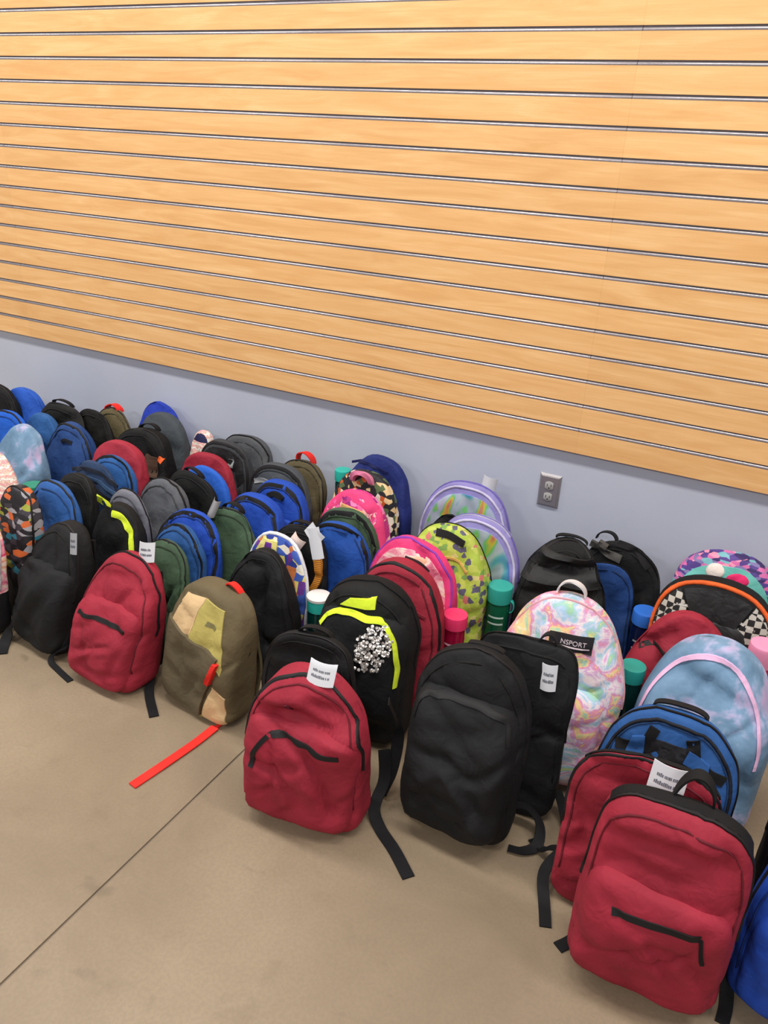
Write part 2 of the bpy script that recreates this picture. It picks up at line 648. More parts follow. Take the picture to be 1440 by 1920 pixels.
    def rope(s, name, mat, parent, a0, a1, q, rad=0.003):
        """round piping along the edge"""
        V, nu, nv = [], 44, 7
        for a in np.radians(np.linspace(a0, a1, nu)):
            c = s.pt(a, s.r_of_q(q), q)
            o = np.array((math.cos(a), 0, math.sin(a)))
            for j in range(nv):
                b = 2 * math.pi * j / nv
                V.append(c + o * (rad * math.cos(b)) + np.array((0, rad * math.sin(b), 0)))
        F = [(i * nv + j, i * nv + (j + 1) % nv, (i + 1) * nv + (j + 1) % nv, (i + 1) * nv + j) for i in range(nu - 1) for j in range(nv)]
        F += [tuple(range(nv)), tuple((nu - 1) * nv + j for j in range(nv))]
        return mesh(name, s.warp(V), F, mat, parent)

    def pocket(s, mat, parent, zc, w, h, t=0.03, m=3.5, ex=6, xc=0.0, name='front_pocket'):
        na = 64 if s.hero else 44
        rs = [0.0, 0.25, 0.5, 0.68, 0.8, 0.88, 0.94, 0.98, 1.0]
        if s.hero:
            rs = list(np.linspace(0, 0.8, 12)) + rs[5:]
        s.pk = (zc, w, h, t, m, ex, xc)
        V = []
        for i in range(na):
            a = 2 * math.pi * i / na
            for r_ in rs:
                x, z = s._pk(a, r_)
                V.append((x, s.py(x, z) if r_ < 0.999 else s.fy(x, z) + 0.003, z))
        F = grid_faces(na, len(rs), True)
        o = mesh(name, s.warp(V), F, mat, parent)
        bm = bmesh.new()
        bm.from_mesh(o.data)
        bmesh.ops.remove_doubles(bm, verts=bm.verts[:], dist=1e-5)
        bm.to_mesh(o.data)
        bm.free()
        return o

    def _pk(s, a, r_):
        zc, w, h, t, m, ex, xc = s.pk
        R = 1 / (abs(math.cos(a) / (w / 2)) ** ex + abs(math.sin(a) / (h / 2)) ** ex) ** (1 / ex)
        return xc + R * r_ * math.cos(a), max(0.004, zc + R * r_ * math.sin(a))

    def py(s, x, z):
        if not hasattr(s, 'pk'):
            return s.fy(x, z)
        zc, w, h, t, m, ex, xc = s.pk
        a = math.atan2(z - zc, x - xc)
        R = 1 / (abs(math.cos(a) / (w / 2)) ** ex + abs(math.sin(a) / (h / 2)) ** ex) ** (1 / ex)
        r_ = math.hypot(x - xc, z - zc) / R
        return s.fy(x, z) - (t * (1 - r_ ** m) ** (1 / m) if r_ < 1 else 0)

    def front_line(s, name, mat, parent, pts, half=0.005, t=0.0025, n=26):
        """webbing or zipper tape lying on the front or its pocket, pts are (x, z)"""
        P = smooth_path([(a, 0, b) for a, b in pts], n)
        outer, inner = [], []
        for i, p in enumerate(P):
            tg = P[min(i + 1, n)] - P[max(i - 1, 0)]
            w = np.array((-tg[2], 0, tg[0]))
            w /= max(1e-9, np.linalg.norm(w))
            for k in (-1, 0, 1):
                c = p + w * half * k
                y = s.py(c[0], c[2])
                outer.append((c[0], y - t, c[2]))
                inner.append((c[0], y + 0.0015, c[2]))
        V, F = slab_from(outer, inner, n + 1, 3)
        return mesh(name, s.warp(V), F, mat, parent, True, 50)

    def patch(s, name, mat, parent, quad, t=0.002, k=9, back=False):
        """flat-sewn panel on the front, quad = four (x, z) corners"""
        outer, inner = [], []
        q = [np.array(c, float) for c in quad]
        for i in range(k):
            for j in range(k):
                u, v = i / (k - 1), j / (k - 1)
                c = q[0] * (1 - u) * (1 - v) + q[1] * u * (1 - v) + q[2] * u * v + q[3] * (1 - u) * v
                y = s.by(*c) if back else s.py(*c)
                sg = 1 if back else -1
                outer.append((c[0], y + sg * t, c[1]))
                inner.append((c[0], y - sg * 0.0015, c[1]))
        V, F = slab_from(outer, inner, k, k)
        return mesh(name, s.warp(V), F, mat, parent, True, 50)

    def handle(s, mat, parent, w=0.05, h=0.04, half=0.011, tilt=-0.2, y=0.02, x=0.0, th=0.004, sink=0.012):
        P, Wd, Nn = [], [], []
        top = s.H - sink
        for i in range(19):
            a = math.pi * i / 18
            P.append((x + w * math.cos(a) * (1 if abs(math.cos(a)) < 0.8 else 1), y + tilt * h * math.sin(a), top + h * math.sin(a)))
            Wd.append((0, 1, tilt * 0.8))
            Nn.append((math.cos(a), 0.0, math.sin(a)))
        V, F = ribbon(P, Wd, Nn, half, th)
        return mesh('handle', s.warp(V), F, mat, parent, True, 50)

    def straps(s, mat, parent, side=(-1, 1), half=0.026, bulge=0.004):
        for sg in side:
            P, Wd, Nn = [], [], []
            for i in range(21):
                q = i / 20
                z = s.H * (0.86 - 0.74 * q)
                x = sg * (0.045 + (s.W * 0.5 - 0.085) * q ** 0.8)
                y = s.by(x, z) + 0.004 + bulge * math.sin(math.pi * q)
                P.append((x, y, z))
                Wd.append((1, 0, 0.25 * sg))
                Nn.append((0, 1, 0))
            V, F = ribbon(P, Wd, Nn, half, 0.008)
            mesh('shoulder_strap', s.warp(V), F, mat, parent, True, 50)

    def tag(s, parent, x, z, w=0.058, h=0.042, rot=0.0, pitch=0.35, y=None, curl=0.006, printed=True, mat=None, lift=0.006):
        """paper name tag: local card at (x, y, z) leaning back by pitch, turned by rot in its plane"""
        y0 = (s.py(x, min(z, s.H * 0.985)) - lift) if y is None else y
        cr, sr, cp, sp = math.cos(rot), math.sin(rot), math.cos(pitch), math.sin(pitch)

        def card(u, v, dd):
            a, b = u * w * cr - v * h * sr, u * w * sr + v * h * cr
            e = curl * (4 * u * u)
            return np.array((x + a, y0 + b * sp - (dd - e) * cp, z + b * cp + (dd - e) * sp * -1))
        outer = [card(i / 6 - .5, j / 4 - .5, 0.0005) for i in range(7) for j in range(5)]
        inner = [card(i / 6 - .5, j / 4 - .5, -0.0005) for i in range(7) for j in range(5)]
        V, F = slab_from(outer, inner, 7, 5)
        sh = [(p[0] + s.lx * p[2], p[1] + s.ly * p[2], p[2]) for p in V]
        o = mesh('name_tag', sh, F, mat or PAPER, parent, True, 50)
        if printed:
            rng = random.Random(int(abs(x * 1e4)) + int(z * 1e4))
            VV, FF = [], []
            for vv, u0, u1 in ((0.13, -0.33, 0.30), (-0.13, -0.36, 0.33)):
                u = u0
                while u < u1:
                    wd = rng.uniform(0.022, 0.05)
                    hh = rng.choice((0.05, 0.05, 0.08))
                    o4 = [card(uu, v2, 0.0009) for uu, v2 in ((u, vv - 0.05), (u + wd, vv - 0.05), (u + wd, vv + hh), (u, vv + hh))]
                    k = len(VV)
                    VV += [(p[0] + s.lx * p[2], p[1] + s.ly * p[2], p[2]) for p in o4]
                    FF.append((k, k + 1, k + 2, k + 3))
                    u += wd + (0.012 if rng.random() > 0.15 else 0.035)
            mesh('printed_lines', VV, FF, INK, o, False)
        return o

    def loose(s, name, mat, parent, pts, half=0.0125, th=0.003, wv=None, n=26):
        """free webbing through local points; lies flat where it touches the floor"""
        P = smooth_path(pts, n)
        Wd, Nn = [], []
        for i, p in enumerate(P):
            tg = P[min(i + 1, n)] - P[max(i - 1, 0)]
            tg /= max(1e-9, np.linalg.norm(tg))
            up = np.array(wv if wv else (0, 0, 1.0))
            w = np.cross(tg, up)
            if np.linalg.norm(w) < 0.15:
                w = np.array((1.0, 0.3, 0))
            w /= np.linalg.norm(w)
            if Wd and np.dot(w, Wd[-1]) < 0:
                w = -w
            Wd.append(w)
            Nn.append(np.cross(w, tg))
        V, F = ribbon(P, Wd, Nn, half, th)
        return mesh(name, V, F, mat, parent, True, 50)


# base x, y, yaw, height, width, front depth, back depth, lean back, lean sideways
# <bags>
BAGS = {
    'A0': (0.298, -1.085, -4, 0.410, 0.290, 0.085, 0.050, 0, 0),
    'A1': (0.004, -1.151, 2, 0.435, 0.285, 0.085, 0.026, -0.01, 0),
    'A2': (-0.064, -1.061, 4, 0.410, 0.300, 0.029, 0.030, 0.03, 0),
    'A3': (-0.047, -0.932, 0, 0.420, 0.295, 0.060, 0.045, 0.1, 0),
    'A4': (-0.006, -0.634, -6, 0.435, 0.320, 0.100, 0.050, 0.14, 0),
    'A5': (-0.086, -0.476, 4, 0.400, 0.320, 0.050, 0.040, 0.12, 0),
    'A6': (-0.044, -0.300, 0, 0.425, 0.320, 0.060, 0.050, 0.12, 0),
    'A7': (-0.041, -0.147, 0, 0.440, 0.300, 0.050, 0.045, 0.12, 0),
    'A8': (0.310, -0.870, 0, 0.410, 0.280, 0.050, 0.050, 0.08, 0),
    'B1': (-0.468, -0.989, 4, 0.450, 0.275, 0.090, 0.033, 0.16, 0),
    'B2': (-0.392, -0.894, 3, 0.430, 0.250, 0.028, 0.038, 0.18, 0),
    'B3': (-0.354, -0.692, 6, 0.460, 0.340, 0.104, 0.060, 0.16, 0),
    'B4': (-0.461, -0.299, 8, 0.430, 0.269, 0.070, 0.020, 0.12, 0),
    'B5': (-0.359, -0.228, 4, 0.352, 0.200, 0.016, 0.016, 0.12, 0),
    'B6': (-0.337, -0.175, -2, 0.395, 0.270, 0.020, 0.040, 0.12, 0),
    'C1': (-0.786, -1.139, 8, 0.395, 0.300, 0.085, 0.035, 0.02, 0),
    'C2': (-0.864, -1.038, 6, 0.390, 0.250, 0.031, 0.040, 0.05, 0),
    'C3': (-0.825, -0.809, 7, 0.430, 0.275, 0.090, 0.050, 0.1, -0.02),
    'C5': (-0.827, -0.670, 2, 0.420, 0.290, 0.069, 0.048, 0.12, 0),
    'C6': (-0.845, -0.566, -4, 0.435, 0.288, 0.034, 0.060, 0.12, 0),
    'C7': (-0.798, -0.391, 4, 0.420, 0.280, 0.070, 0.030, 0.12, 0),
    'C8': (-0.751, -0.281, 0, 0.420, 0.299, 0.040, 0.018, 0.12, 0),
    'C8b': (-0.859, -0.240, 6, 0.390, 0.220, 0.018, 0.020, 0.12, 0),
    'C9': (-0.853, -0.135, 0, 0.455, 0.330, 0.035, 0.040, 0.12, 0),
    'D1': (-1.235, -0.965, -10, 0.365, 0.280, 0.075, 0.060, 0.12, 0.03),
    'D2': (-1.221, -0.757, -4, 0.380, 0.260, 0.060, 0.039, 0.12, 0),
    'D3': (-1.235, -0.670, -4, 0.385, 0.238, 0.027, 0.017, 0.12, 0),
    'D4': (-1.205, -0.598, 2, 0.400, 0.213, 0.034, 0.020, 0.12, 0),
    'D5': (-1.115, -0.526, 4, 0.400, 0.238, 0.031, 0.027, 0.12, 0),
    'D6': (-1.136, -0.442, 2, 0.405, 0.260, 0.036, 0.026, 0.12, 0),
    'D7': (-1.163, -0.334, -4, 0.425, 0.286, 0.061, 0.038, 0.12, 0),
    'D8': (-1.191, -0.228, 0, 0.450, 0.270, 0.048, 0.040, 0.12, 0),
    'D9': (-1.205, -0.111, 0, 0.465, 0.280, 0.045, 0.050, 0.12, 0),
    'E1': (-1.549, -1.004, -5, 0.370, 0.268, 0.085, 0.050, 0.22, 0.07),
    'E2': (-1.533, -0.856, -10, 0.350, 0.225, 0.020, 0.030, 0.2, 0),
    'E3': (-1.554, -0.775, -8, 0.365, 0.230, 0.030, 0.025, 0.2, 0),
    'E4': (-1.570, -0.696, -4, 0.375, 0.270, 0.030, 0.023, 0.2, 0),
    'E5': (-1.479, -0.633, -4, 0.380, 0.238, 0.019, 0.028, 0.2, 0),
    'E6': (-1.439, -0.514, -4, 0.400, 0.243, 0.051, 0.039, 0.15, 0),
    'E7': (-1.435, -0.386, -4, 0.410, 0.246, 0.044, 0.044, 0.12, 0),
    'E8': (-1.505, -0.273, 0, 0.420, 0.266, 0.048, 0.030, 0.12, 0),
    'E9': (-1.481, -0.188, 0, 0.405, 0.225, 0.020, 0.050, 0.12, 0),
    'F1': (-1.832, -0.976, -12, 0.372, 0.236, 0.080, 0.050, 0.24, 0),
    'F2': (-1.775, -0.793, -6, 0.385, 0.231, 0.050, 0.038, 0.2, 0),
    'F3': (-1.831, -0.696, -6, 0.385, 0.218, 0.038, 0.017, 0.2, 0),
    'F4': (-1.786, -0.570, -6, 0.390, 0.237, 0.050, 0.027, 0.18, 0),
    'F5': (-1.737, -0.483, -4, 0.400, 0.260, 0.027, 0.018, 0.15, 0),
    'F6': (-1.732, -0.416, -4, 0.395, 0.260, 0.027, 0.020, 0.15, 0),
    'F7': (-1.782, -0.337, 0, 0.415, 0.276, 0.026, 0.044, 0.12, 0),
    'F8': (-1.787, -0.224, 0, 0.430, 0.260, 0.048, 0.033, 0.12, 0),
    'F9': (-1.773, -0.130, 0, 0.420, 0.270, 0.041, 0.050, 0.12, 0),
    'G10': (-2.219, -0.094, 0, 0.463, 0.280, 0.016, 0.040, 0.1, 0),
    'G11': (-1.988, -0.112, 0, 0.385, 0.105, 0.045, 0.040, 0.12, 0),
    'G2': (-2.062, -0.914, -8, 0.420, 0.210, 0.060, 0.040, 0.15, 0),
    'G3': (-2.037, -0.813, -6, 0.400, 0.260, 0.040, 0.030, 0.18, 0),
    'G4': (-2.033, -0.728, -6, 0.400, 0.222, 0.030, 0.040, 0.18, 0),
    'G5': (-2.044, -0.628, -4, 0.410, 0.247, 0.019, 0.025, 0.16, 0),
    'G6': (-2.041, -0.548, -4, 0.410, 0.248, 0.033, 0.033, 0.16, 0),
    'G7': (-2.106, -0.449, 0, 0.420, 0.280, 0.037, 0.055, 0.14, 0),
    'G8': (-2.116, -0.301, 0, 0.425, 0.280, 0.064, 0.060, 0.12, 0),
    'G9': (-2.158, -0.142, 0, 0.435, 0.270, 0.065, 0.020, 0.12, 0),
    'H1': (-2.514, -0.522, -2, 0.420, 0.280, 0.060, 0.031, 0.14, 0),
    'H2': (-2.406, -0.388, 0, 0.410, 0.240, 0.060, 0.050, 0.14, 0),
    'H3': (-2.452, -0.232, 0, 0.415, 0.258, 0.018, 0.020, 0.12, 0),
    'H4': (-2.416, -0.161, 0, 0.410, 0.233, 0.025, 0.022, 0.12, 0),
    'H5': (-2.592, -0.365, 0, 0.410, 0.210, 0.016, 0.045, 0.12, 0),
    'H6': (-2.712, -0.432, 0, 0.410, 0.280, 0.037, 0.022, 0.14, 0),
    'H7': (-2.588, -0.267, 0, 0.430, 0.264, 0.032, 0.018, 0.12, 0),
    'H8': (-2.970, -0.268, 0, 0.440, 0.280, 0.060, 0.018, 0.12, 0),
    'H9': (-2.853, -0.233, 0, 0.435, 0.254, 0.018, 0.050, 0.12, 0),
    'I1': (-2.350, -0.801, -6, 0.430, 0.270, 0.056, 0.050, 0.15, 0),
    'I2': (-2.070, -1.030, -10, 0.370, 0.200, 0.045, 0.030, 0.12, 0),
}
# </bags>

RED, ROYAL, BLUE, NAVY = (150, 36, 54), (28, 70, 170), (40, 84, 144), (34, 46, 112)
GREEN, GREY, DGREY, OLIVE = (66, 88, 66), (96, 98, 106), (70, 74, 80), (98, 86, 62)
KHAKI, BEIGE, NEON, PINK = (178, 164, 92), (208, 176, 132), (206, 226, 50), (226, 60, 120)
LILAC, TEAL, ORANGE, CORAL = (140, 132, 190), (40, 168, 158), (232, 100, 44), (232, 44, 36)
GROUP = 'backpacks stood in files against the wall'
ORDER = sorted(BAGS)


def fab(c):
    if isinstance(c, str):
        return pattern(c)
    if max(c) < 60:
        return fabric(tuple(int(v * 0.74) for v in c) if c != BLACK else c, 0.7, 0.24, 0.3)
    return fabric(c)


# folds the photograph shows on the front bags: valley (+) or ridge (-) lines x0, z0, x1, z1, depth, width
CREASES = {
    'A1': [(0.0, 0.19, 0.07, 0.09, 0.008, 0.010), (-0.02, 0.19, 0.05, 0.09, -0.005, 0.016), (-0.09, 0.355, 0.08, 0.375, 0.010, 0.016), (-0.08, 0.385, 0.07, 0.40, -0.008, 0.02),
           (0.05, 0.43, 0.105, 0.37, 0.008, 0.012), (-0.10, 0.25, -0.065, 0.225, 0.006, 0.01), (-0.12, 0.385, -0.07, 0.43, 0.008, 0.014), (0.02, 0.26, 0.09, 0.27, -0.006, 0.014)],
    'B1': [(-0.02, 0.285, 0.06, 0.235, 0.010, 0.012), (-0.09, 0.225, -0.01, 0.23, 0.011, 0.013), (-0.01, 0.23, 0.05, 0.205, 0.011, 0.013), (0.05, 0.205, 0.12, 0.255, 0.009, 0.014),
           (-0.005, 0.205, 0.095, 0.075, -0.009, 0.016), (0.02, 0.20, 0.11, 0.08, 0.006, 0.010), (-0.09, 0.115, 0.03, 0.075, 0.006, 0.010), (-0.02, 0.21, -0.09, 0.14, -0.007, 0.016)],
    'C1': [(0.03, 0.245, 0.09, 0.09, 0.010, 0.010), (0.01, 0.235, 0.07, 0.09, -0.006, 0.016), (0.02, 0.345, 0.115, 0.315, 0.013, 0.013), (-0.10, 0.325, 0.02, 0.345, -0.009, 0.018),
           (-0.06, 0.30, 0.06, 0.29, 0.009, 0.016), (-0.11, 0.09, -0.05, 0.125, 0.007, 0.010), (-0.07, 0.17, 0.02, 0.205, 0.008, 0.012), (0.02, 0.29, 0.13, 0.27, -0.007, 0.012)],
    'E1': [(-0.09, 0.10, 0.06, 0.165, 0.008, 0.009), (-0.09, 0.075, 0.05, 0.15, -0.005, 0.014), (0.10, 0.17, 0.07, 0.07, 0.008, 0.010), (-0.07, 0.31, 0.06, 0.33, 0.009, 0.015),
           (0.05, 0.34, 0.115, 0.28, 0.009, 0.013), (-0.06, 0.06, 0.0, 0.12, 0.006, 0.010)],
    'F1': [(-0.08, 0.05, 0.05, 0.27, -0.010, 0.018), (-0.03, 0.05, 0.09, 0.25, 0.010, 0.016), (-0.10, 0.14, -0.02, 0.30, 0.009, 0.016)],
    'A2': [(-0.11, 0.34, 0.0, 0.35, 0.009, 0.014), (-0.13, 0.28, -0.06, 0.20, 0.008, 0.012)],
    'A5': [(-0.13, 0.29, -0.03, 0.35, 0.012, 0.016), (-0.05, 0.30, 0.10, 0.36, -0.010, 0.02), (0.0, 0.28, 0.08, 0.33, 0.012, 0.016)],
    'B4': [(-0.12, 0.33, 0.08, 0.36, 0.016, 0.016), (-0.10, 0.38, 0.06, 0.395, -0.012, 0.016), (-0.09, 0.25, 0.10, 0.29, 0.012, 0.02)],
    'C2': [(-0.10, 0.33, 0.08, 0.35, 0.010, 0.014)],
    'D2': [(-0.09, 0.33, 0.02, 0.35, 0.012, 0.014), (0.02, 0.30, 0.05, 0.12, 0.008, 0.014)],
    'A4': [(-0.06, 0.36, 0.08, 0.33, 0.009, 0.018), (0.06, 0.38, 0.11, 0.20, -0.008, 0.02), (-0.05, 0.27, 0.04, 0.22, 0.008, 0.014)],
    'D1': [(-0.10, 0.12, 0.03, 0.09, 0.008, 0.014), (-0.02, 0.06, 0.03, 0.14, 0.007, 0.010), (0.02, 0.22, 0.09, 0.23, 0.006, 0.010)],
}


def make(code, label, color, pocket=None, zipc=ZIP, handle=BLACK, straps=False, pcolor=None, zip_at=0.42, pzip=None, hk=None, **kw):
    x, y, yaw, H, W, Df, Db, ly, lx = BAGS[code]
    t = empty('backpack', (x, y, 0), math.radians(yaw), label, 'backpack', GROUP)
    p = Pack(x, y, yaw, H, W, Df, Db, ly, lx, ORDER.index(code) + 1, **kw)
    p.t = t
    p.creases = CREASES.get(code, [])
    m = fab(color)
    p.body(m, t)
    if zipc:
        p.zipper(zipc, t, q=zip_at)
    if pocket:
        zc, w, h, th = pocket
        p.pocket(fab(pcolor) if pcolor else m, t, zc, w, h, th)
        if pzip:
            p.front_line('pocket_zipper', ZIP, t, pzip, 0.0048, 0.003)
    if not isinstance(color, str) and zipc:
        p.rope('seam_piping', fabric(tuple(int(v * 0.66) for v in color)), t, -35, 215, 0.80, 0.0024)
    if handle:
        a = dict(w=0.042, h=0.026, y=Db * 0.5)
        a.update(hk or {})
        p.handle(fab(handle), t, **a)
    if straps:
        p.straps(WEB, t)
    return p


def loc(p, pts):
    """points given in room coordinates, brought into the bag's own frame"""
    yaw = -p.t.rotation_euler.z
    c, s = math.cos(yaw), math.sin(yaw)
    return [(c * (a - p.t.location.x) - s * (b - p.t.location.y), s * (a - p.t.location.x) + c * (b - p.t.location.y), z) for a, b, z in pts]


# ------------------------------------------------------------------ right hand file
p = make('A1', 'large plain dark red backpack nearest the camera, black top handle standing up', RED, pocket=(0.150, 0.262, 0.27, 0.028),
         pzip=None, handle=None, straps=True, hero=True, rb=0.045, arch=3.2, zs=0.60, top=0.72)
zp = p.front_line('pocket_zipper', ZIP, p.t, [(-0.078, 0.225), (-0.02, 0.237), (0.035, 0.244), (0.078, 0.244)], 0.0062, 0.003)
pull = p.front_line('zipper_pull', WEB, zp, [(0.079, 0.242), (0.086, 0.215), (0.094, 0.188)], 0.0035, 0.004, 8)
p.band('top_yoke', WEB, p.t, 58, 122, -0.55, 0.35, t=0.003, nu=20, nv=7)
p.handle(WEB, p.t, w=0.032, h=0.062, half=0.013, y=0.012, x=0.012, tilt=0.05)
p.loose('strap_tail', WEB, p.t, loc(p, [(-0.112, -1.112, 0.05), (-0.118, -1.135, 0.02), (-0.128, -1.17, 0.003), (-0.150, -1.205, 0.002)]))
p.loose('strap_tail', WEB, p.t, loc(p, [(0.140, -1.108, 0.06), (0.160, -1.125, 0.02), (0.166, -1.16, 0.003), (0.164, -1.20, 0.002)]))

p = make('A2', 'dark red backpack with white name tag, directly behind the nearest red one', RED, handle=None, straps=True, hero=True, arch=3.2, zs=0.62, top=0.8, zip_at=0.5)
p.band('top_yoke', WEB, p.t, 55, 125, -0.7, 0.1, t=0.003, nu=20, nv=6)
p.tag(p.t, 0.030, 0.402, 0.066, 0.058, -0.06, 0.30, y=-0.040)
p.loose('strap_tail', WEB, p.t, loc(p, [(-0.20, -1.00, 0.06), (-0.222, -1.05, 0.045), (-0.226, -1.075, 0.025), (-0.208, -1.115, 0.006), (-0.196, -1.145, 0.003), (-0.186, -1.172, 0.002)]))
p.loose('strap_tail', WEB, p.t, loc(p, [(-0.19, -1.02, 0.07), (-0.23, -1.00, 0.04), (-0.255, -0.99, 0.012), (-0.285, -0.965, 0.003)]), 0.011)

p = make('A3', 'steel blue backpack with black mesh and straps across its front, behind two red ones', BLUE, zip_at=0.2, arch=2.4, hk=dict(h=0.02, w=0.05))
p.band('mesh_panel', fabric((30, 30, 34), 0.6, 0.3, 0.5), p.t, 25, 155, r0=0.25, r1=0.76, t=0.003, nv=9)
p.patch('blue_patch', fab(BLUE), p.t, [(-0.085, 0.315), (-0.045, 0.325), (-0.05, 0.365), (-0.075, 0.355)], 0.006)
p.patch('blue_patch', fab(BLUE), p.t, [(0.03, 0.335), (0.08, 0.315), (0.075, 0.345), (0.035, 0.362)], 0.006)
for s_ in (-1, 1):
    p.front_line('webbing', WEB, p.t, [(s_ * 0.035, 0.385), (s_ * 0.05, 0.34), (s_ * 0.085, 0.29)], 0.011, 0.004)
p.front_line('webbing', WEB, p.t, [(-0.11, 0.325), (0, 0.345), (0.11, 0.32)], 0.010, 0.003)
p.rope('piping', fabric((24, 26, 34)), p.t, 8, 172, 0.75, 0.004)

p = make('A4', 'big light blue and pink tie-dye backpack with pink piping at the right edge', 'blue_pink_tie_dye', handle=None, zipc=None, arch=2.1, zs=0.42, top=0.6, hero=True)
p.band('piping', fabric((226, 180, 214)), p.t, 2, 178, r0=0.875, r1=0.915, t=0.004)
p.front_line('pocket_seam', fabric((110, 140, 170)), p.t, [(-0.11, 0.17), (0, 0.18), (0.11, 0.17)], 0.004, 0.003)

p = make('A5', 'slumped dark red backpack between the light blue tie-dye one and the checkered one', RED, handle=None, zipc=None, arch=1.9, zs=0.35, fold=1.5)
p.front_line('zipper', ZIP, p.t, [(-0.12, 0.29), (-0.085, 0.305), (-0.05, 0.302)], 0.005, 0.003)
p.loose('side_strap', WEB, p.t, [(0.06, -0.02, 0.365), (0.10, -0.04, 0.36), (0.15, -0.03, 0.335), (0.165, 0.0, 0.30)], 0.014, 0.004, (0, 1, 0.3))

p = make('A6', 'black and white checkered backpack with orange trim and black mesh front', (30, 30, 32), handle=None, zipc=None, arch=2.6, zs=0.62, top=0.75, fold=0.6)
p.band('checkered_panel', pattern('checker'), p.t, 116, 215, r0=0.45, r1=0.94, t=0.003, nv=8, nu=40)
p.band('checkered_panel', pattern('checker'), p.t, -35, 64, r0=0.45, r1=0.94, t=0.003, nv=8, nu=40)
p.rope('orange_trim', fab(ORANGE), p.t, -20, 200, 0.62, 0.0065)
p.band('mesh_panel', fabric((30, 30, 32), 0.5, 0.4, 0.4), p.t, 66, 114, r0=0.50, r1=0.93, t=0.006, nv=7)
p.pocket(fabric((36, 36, 38), 0.5, 0.4, 0.5), p.t, 0.185, 0.19, 0.29, 0.012)
p.front_line('white_piping', fabric((214, 210, 204)), p.t, [(-0.10, 0.345), (-0.03, 0.352), (0.04, 0.348), (0.105, 0.33)], 0.0028, 0.003)

p = make('A7', 'pink and purple patterned backpack with teal lower front, right end of the wall row', 'floral_purple', zipc=None, handle=None, arch=2.5, zs=0.60, top=0.8, fold=0.7)
p.band('teal_panel', fab((110, 190, 180)), p.t, 25, 155, r0=0.74, r1=0.88, t=0.003, nv=4)
p.pocket(fabric((226, 212, 204)), p.t, 0.392, 0.050, 0.045, 0.012, 2.2, 2.0, -0.032, 'white_flower')
del p.pk
p.pocket(fab((214, 40, 100)), p.t, 0.378, 0.062, 0.036, 0.010, 2.2, 2.0, 0.030, 'magenta_bow')

p = make('A0', 'royal blue backpack cut by the right edge of the picture, at the front', ROYAL, pocket=(0.14, 0.25, 0.23, 0.03), straps=False, hero=True)
p.front_line('pocket_zipper', ZIP, p.t, [(-0.10, 0.262), (-0.03, 0.268), (0.06, 0.262)], 0.005, 0.003)
make('A8', 'black backpack at the right edge, behind the royal blue one', (34, 26, 32))

# ------------------------------------------------------------------ file left of it
p = make('B1', 'large black backpack with a square front panel, first of its file on the floor', BLACK, pocket=(0.192, 0.246, 0.325, 0.045), hero=True, straps=True,
         arch=2.0, zs=0.66, top=0.55, taper=0.06, hk=dict(h=0.010))
p.front_line('pocket_zipper', ZIP, p.t, [(-0.110, 0.29), (-0.098, 0.335), (-0.05, 0.350), (0.0, 0.352), (0.05, 0.350), (0.098, 0.335), (0.110, 0.29)], 0.005, 0.003)
p.loose('strap_tail', WEB, p.t, loc(p, [(-0.352, -0.945, 0.06), (-0.315, -0.930, 0.055), (-0.278, -0.945, 0.035), (-0.268, -0.985, 0.012), (-0.292, -1.012, 0.006), (-0.325, -1.02, 0.004)]), 0.013, wv=(0.3, 0.3, 1))
p = make('B2', 'smooth black backpack with white name tag, tucked behind the large black one', BLACK, straps=False, arch=4.0, zs=0.68, hk=dict(h=0.034, w=0.020, y=0.01, x=0.036), zip_at=0.0)
p.tag(p.t, 0.060, 0.368, 0.036, 0.060, 0.10, 0.10, lift=0.010)
p.loose('strap_tail', WEB, p.t, loc(p, [(-0.270, -0.845, 0.06), (-0.245, -0.87, 0.035), (-0.225, -0.90, 0.012), (-0.215, -0.93, 0.004)]), 0.011)

p = make('B3', 'pastel rainbow tie-dye backpack with a black logo patch', 'rainbow_tie_dye', zipc=None, handle=(216, 210, 210), arch=2.1, zs=0.45, top=0.62, hero=True,
         pocket=(0.15, 0.26, 0.26, 0.03), hk=dict(w=0.034, h=0.034, half=0.012, y=0.012, sink=0.002))
p.zipper(fabric((226, 170, 180)), p.t, q=0.35, w=0.006)
lp = p.patch('logo_patch', fabric((30, 28, 32), 0.7, 0.3, 0.05), p.t, [(-0.022, 0.362), (0.078, 0.360), (0.078, 0.400), (-0.022, 0.398)], 0.0035)
fc = bpy.data.curves.new('lettering', 'FONT')
fc.body = 'JANSPORT'
fc.size = 0.0155
fc.align_x = 'CENTER'
fc.extrude = 0.0003
tmp = bpy.data.objects.new('tmp_text', fc)
COL.objects.link(tmp)
lme = bpy.data.meshes.new_from_object(tmp.evaluated_get(bpy.context.evaluated_depsgraph_get()))
bpy.data.objects.remove(tmp)
pts = []
for v in lme.vertices:
    x, z = v.co.x + 0.028, v.co.y + 0.3765
    pts.append((x, p.py(x, z) - 0.0045 - v.co.z, z))
for v, w in zip(lme.vertices, p.warp(pts)):
    v.co = w
lme.materials.clear()
lme.materials.append(fabric((206, 190, 196), 0.6, 0.3, 0.05))
lo = bpy.data.objects.new('lettering', lme)
COL.objects.link(lo)
lo.parent = lp
un = p.front_line('underline', fabric((206, 190, 196), 0.6, 0.3, 0.05), lp, [(-0.014, 0.3712), (0.03, 0.3712), (0.072, 0.3712)], 0.0012, 0.0055)

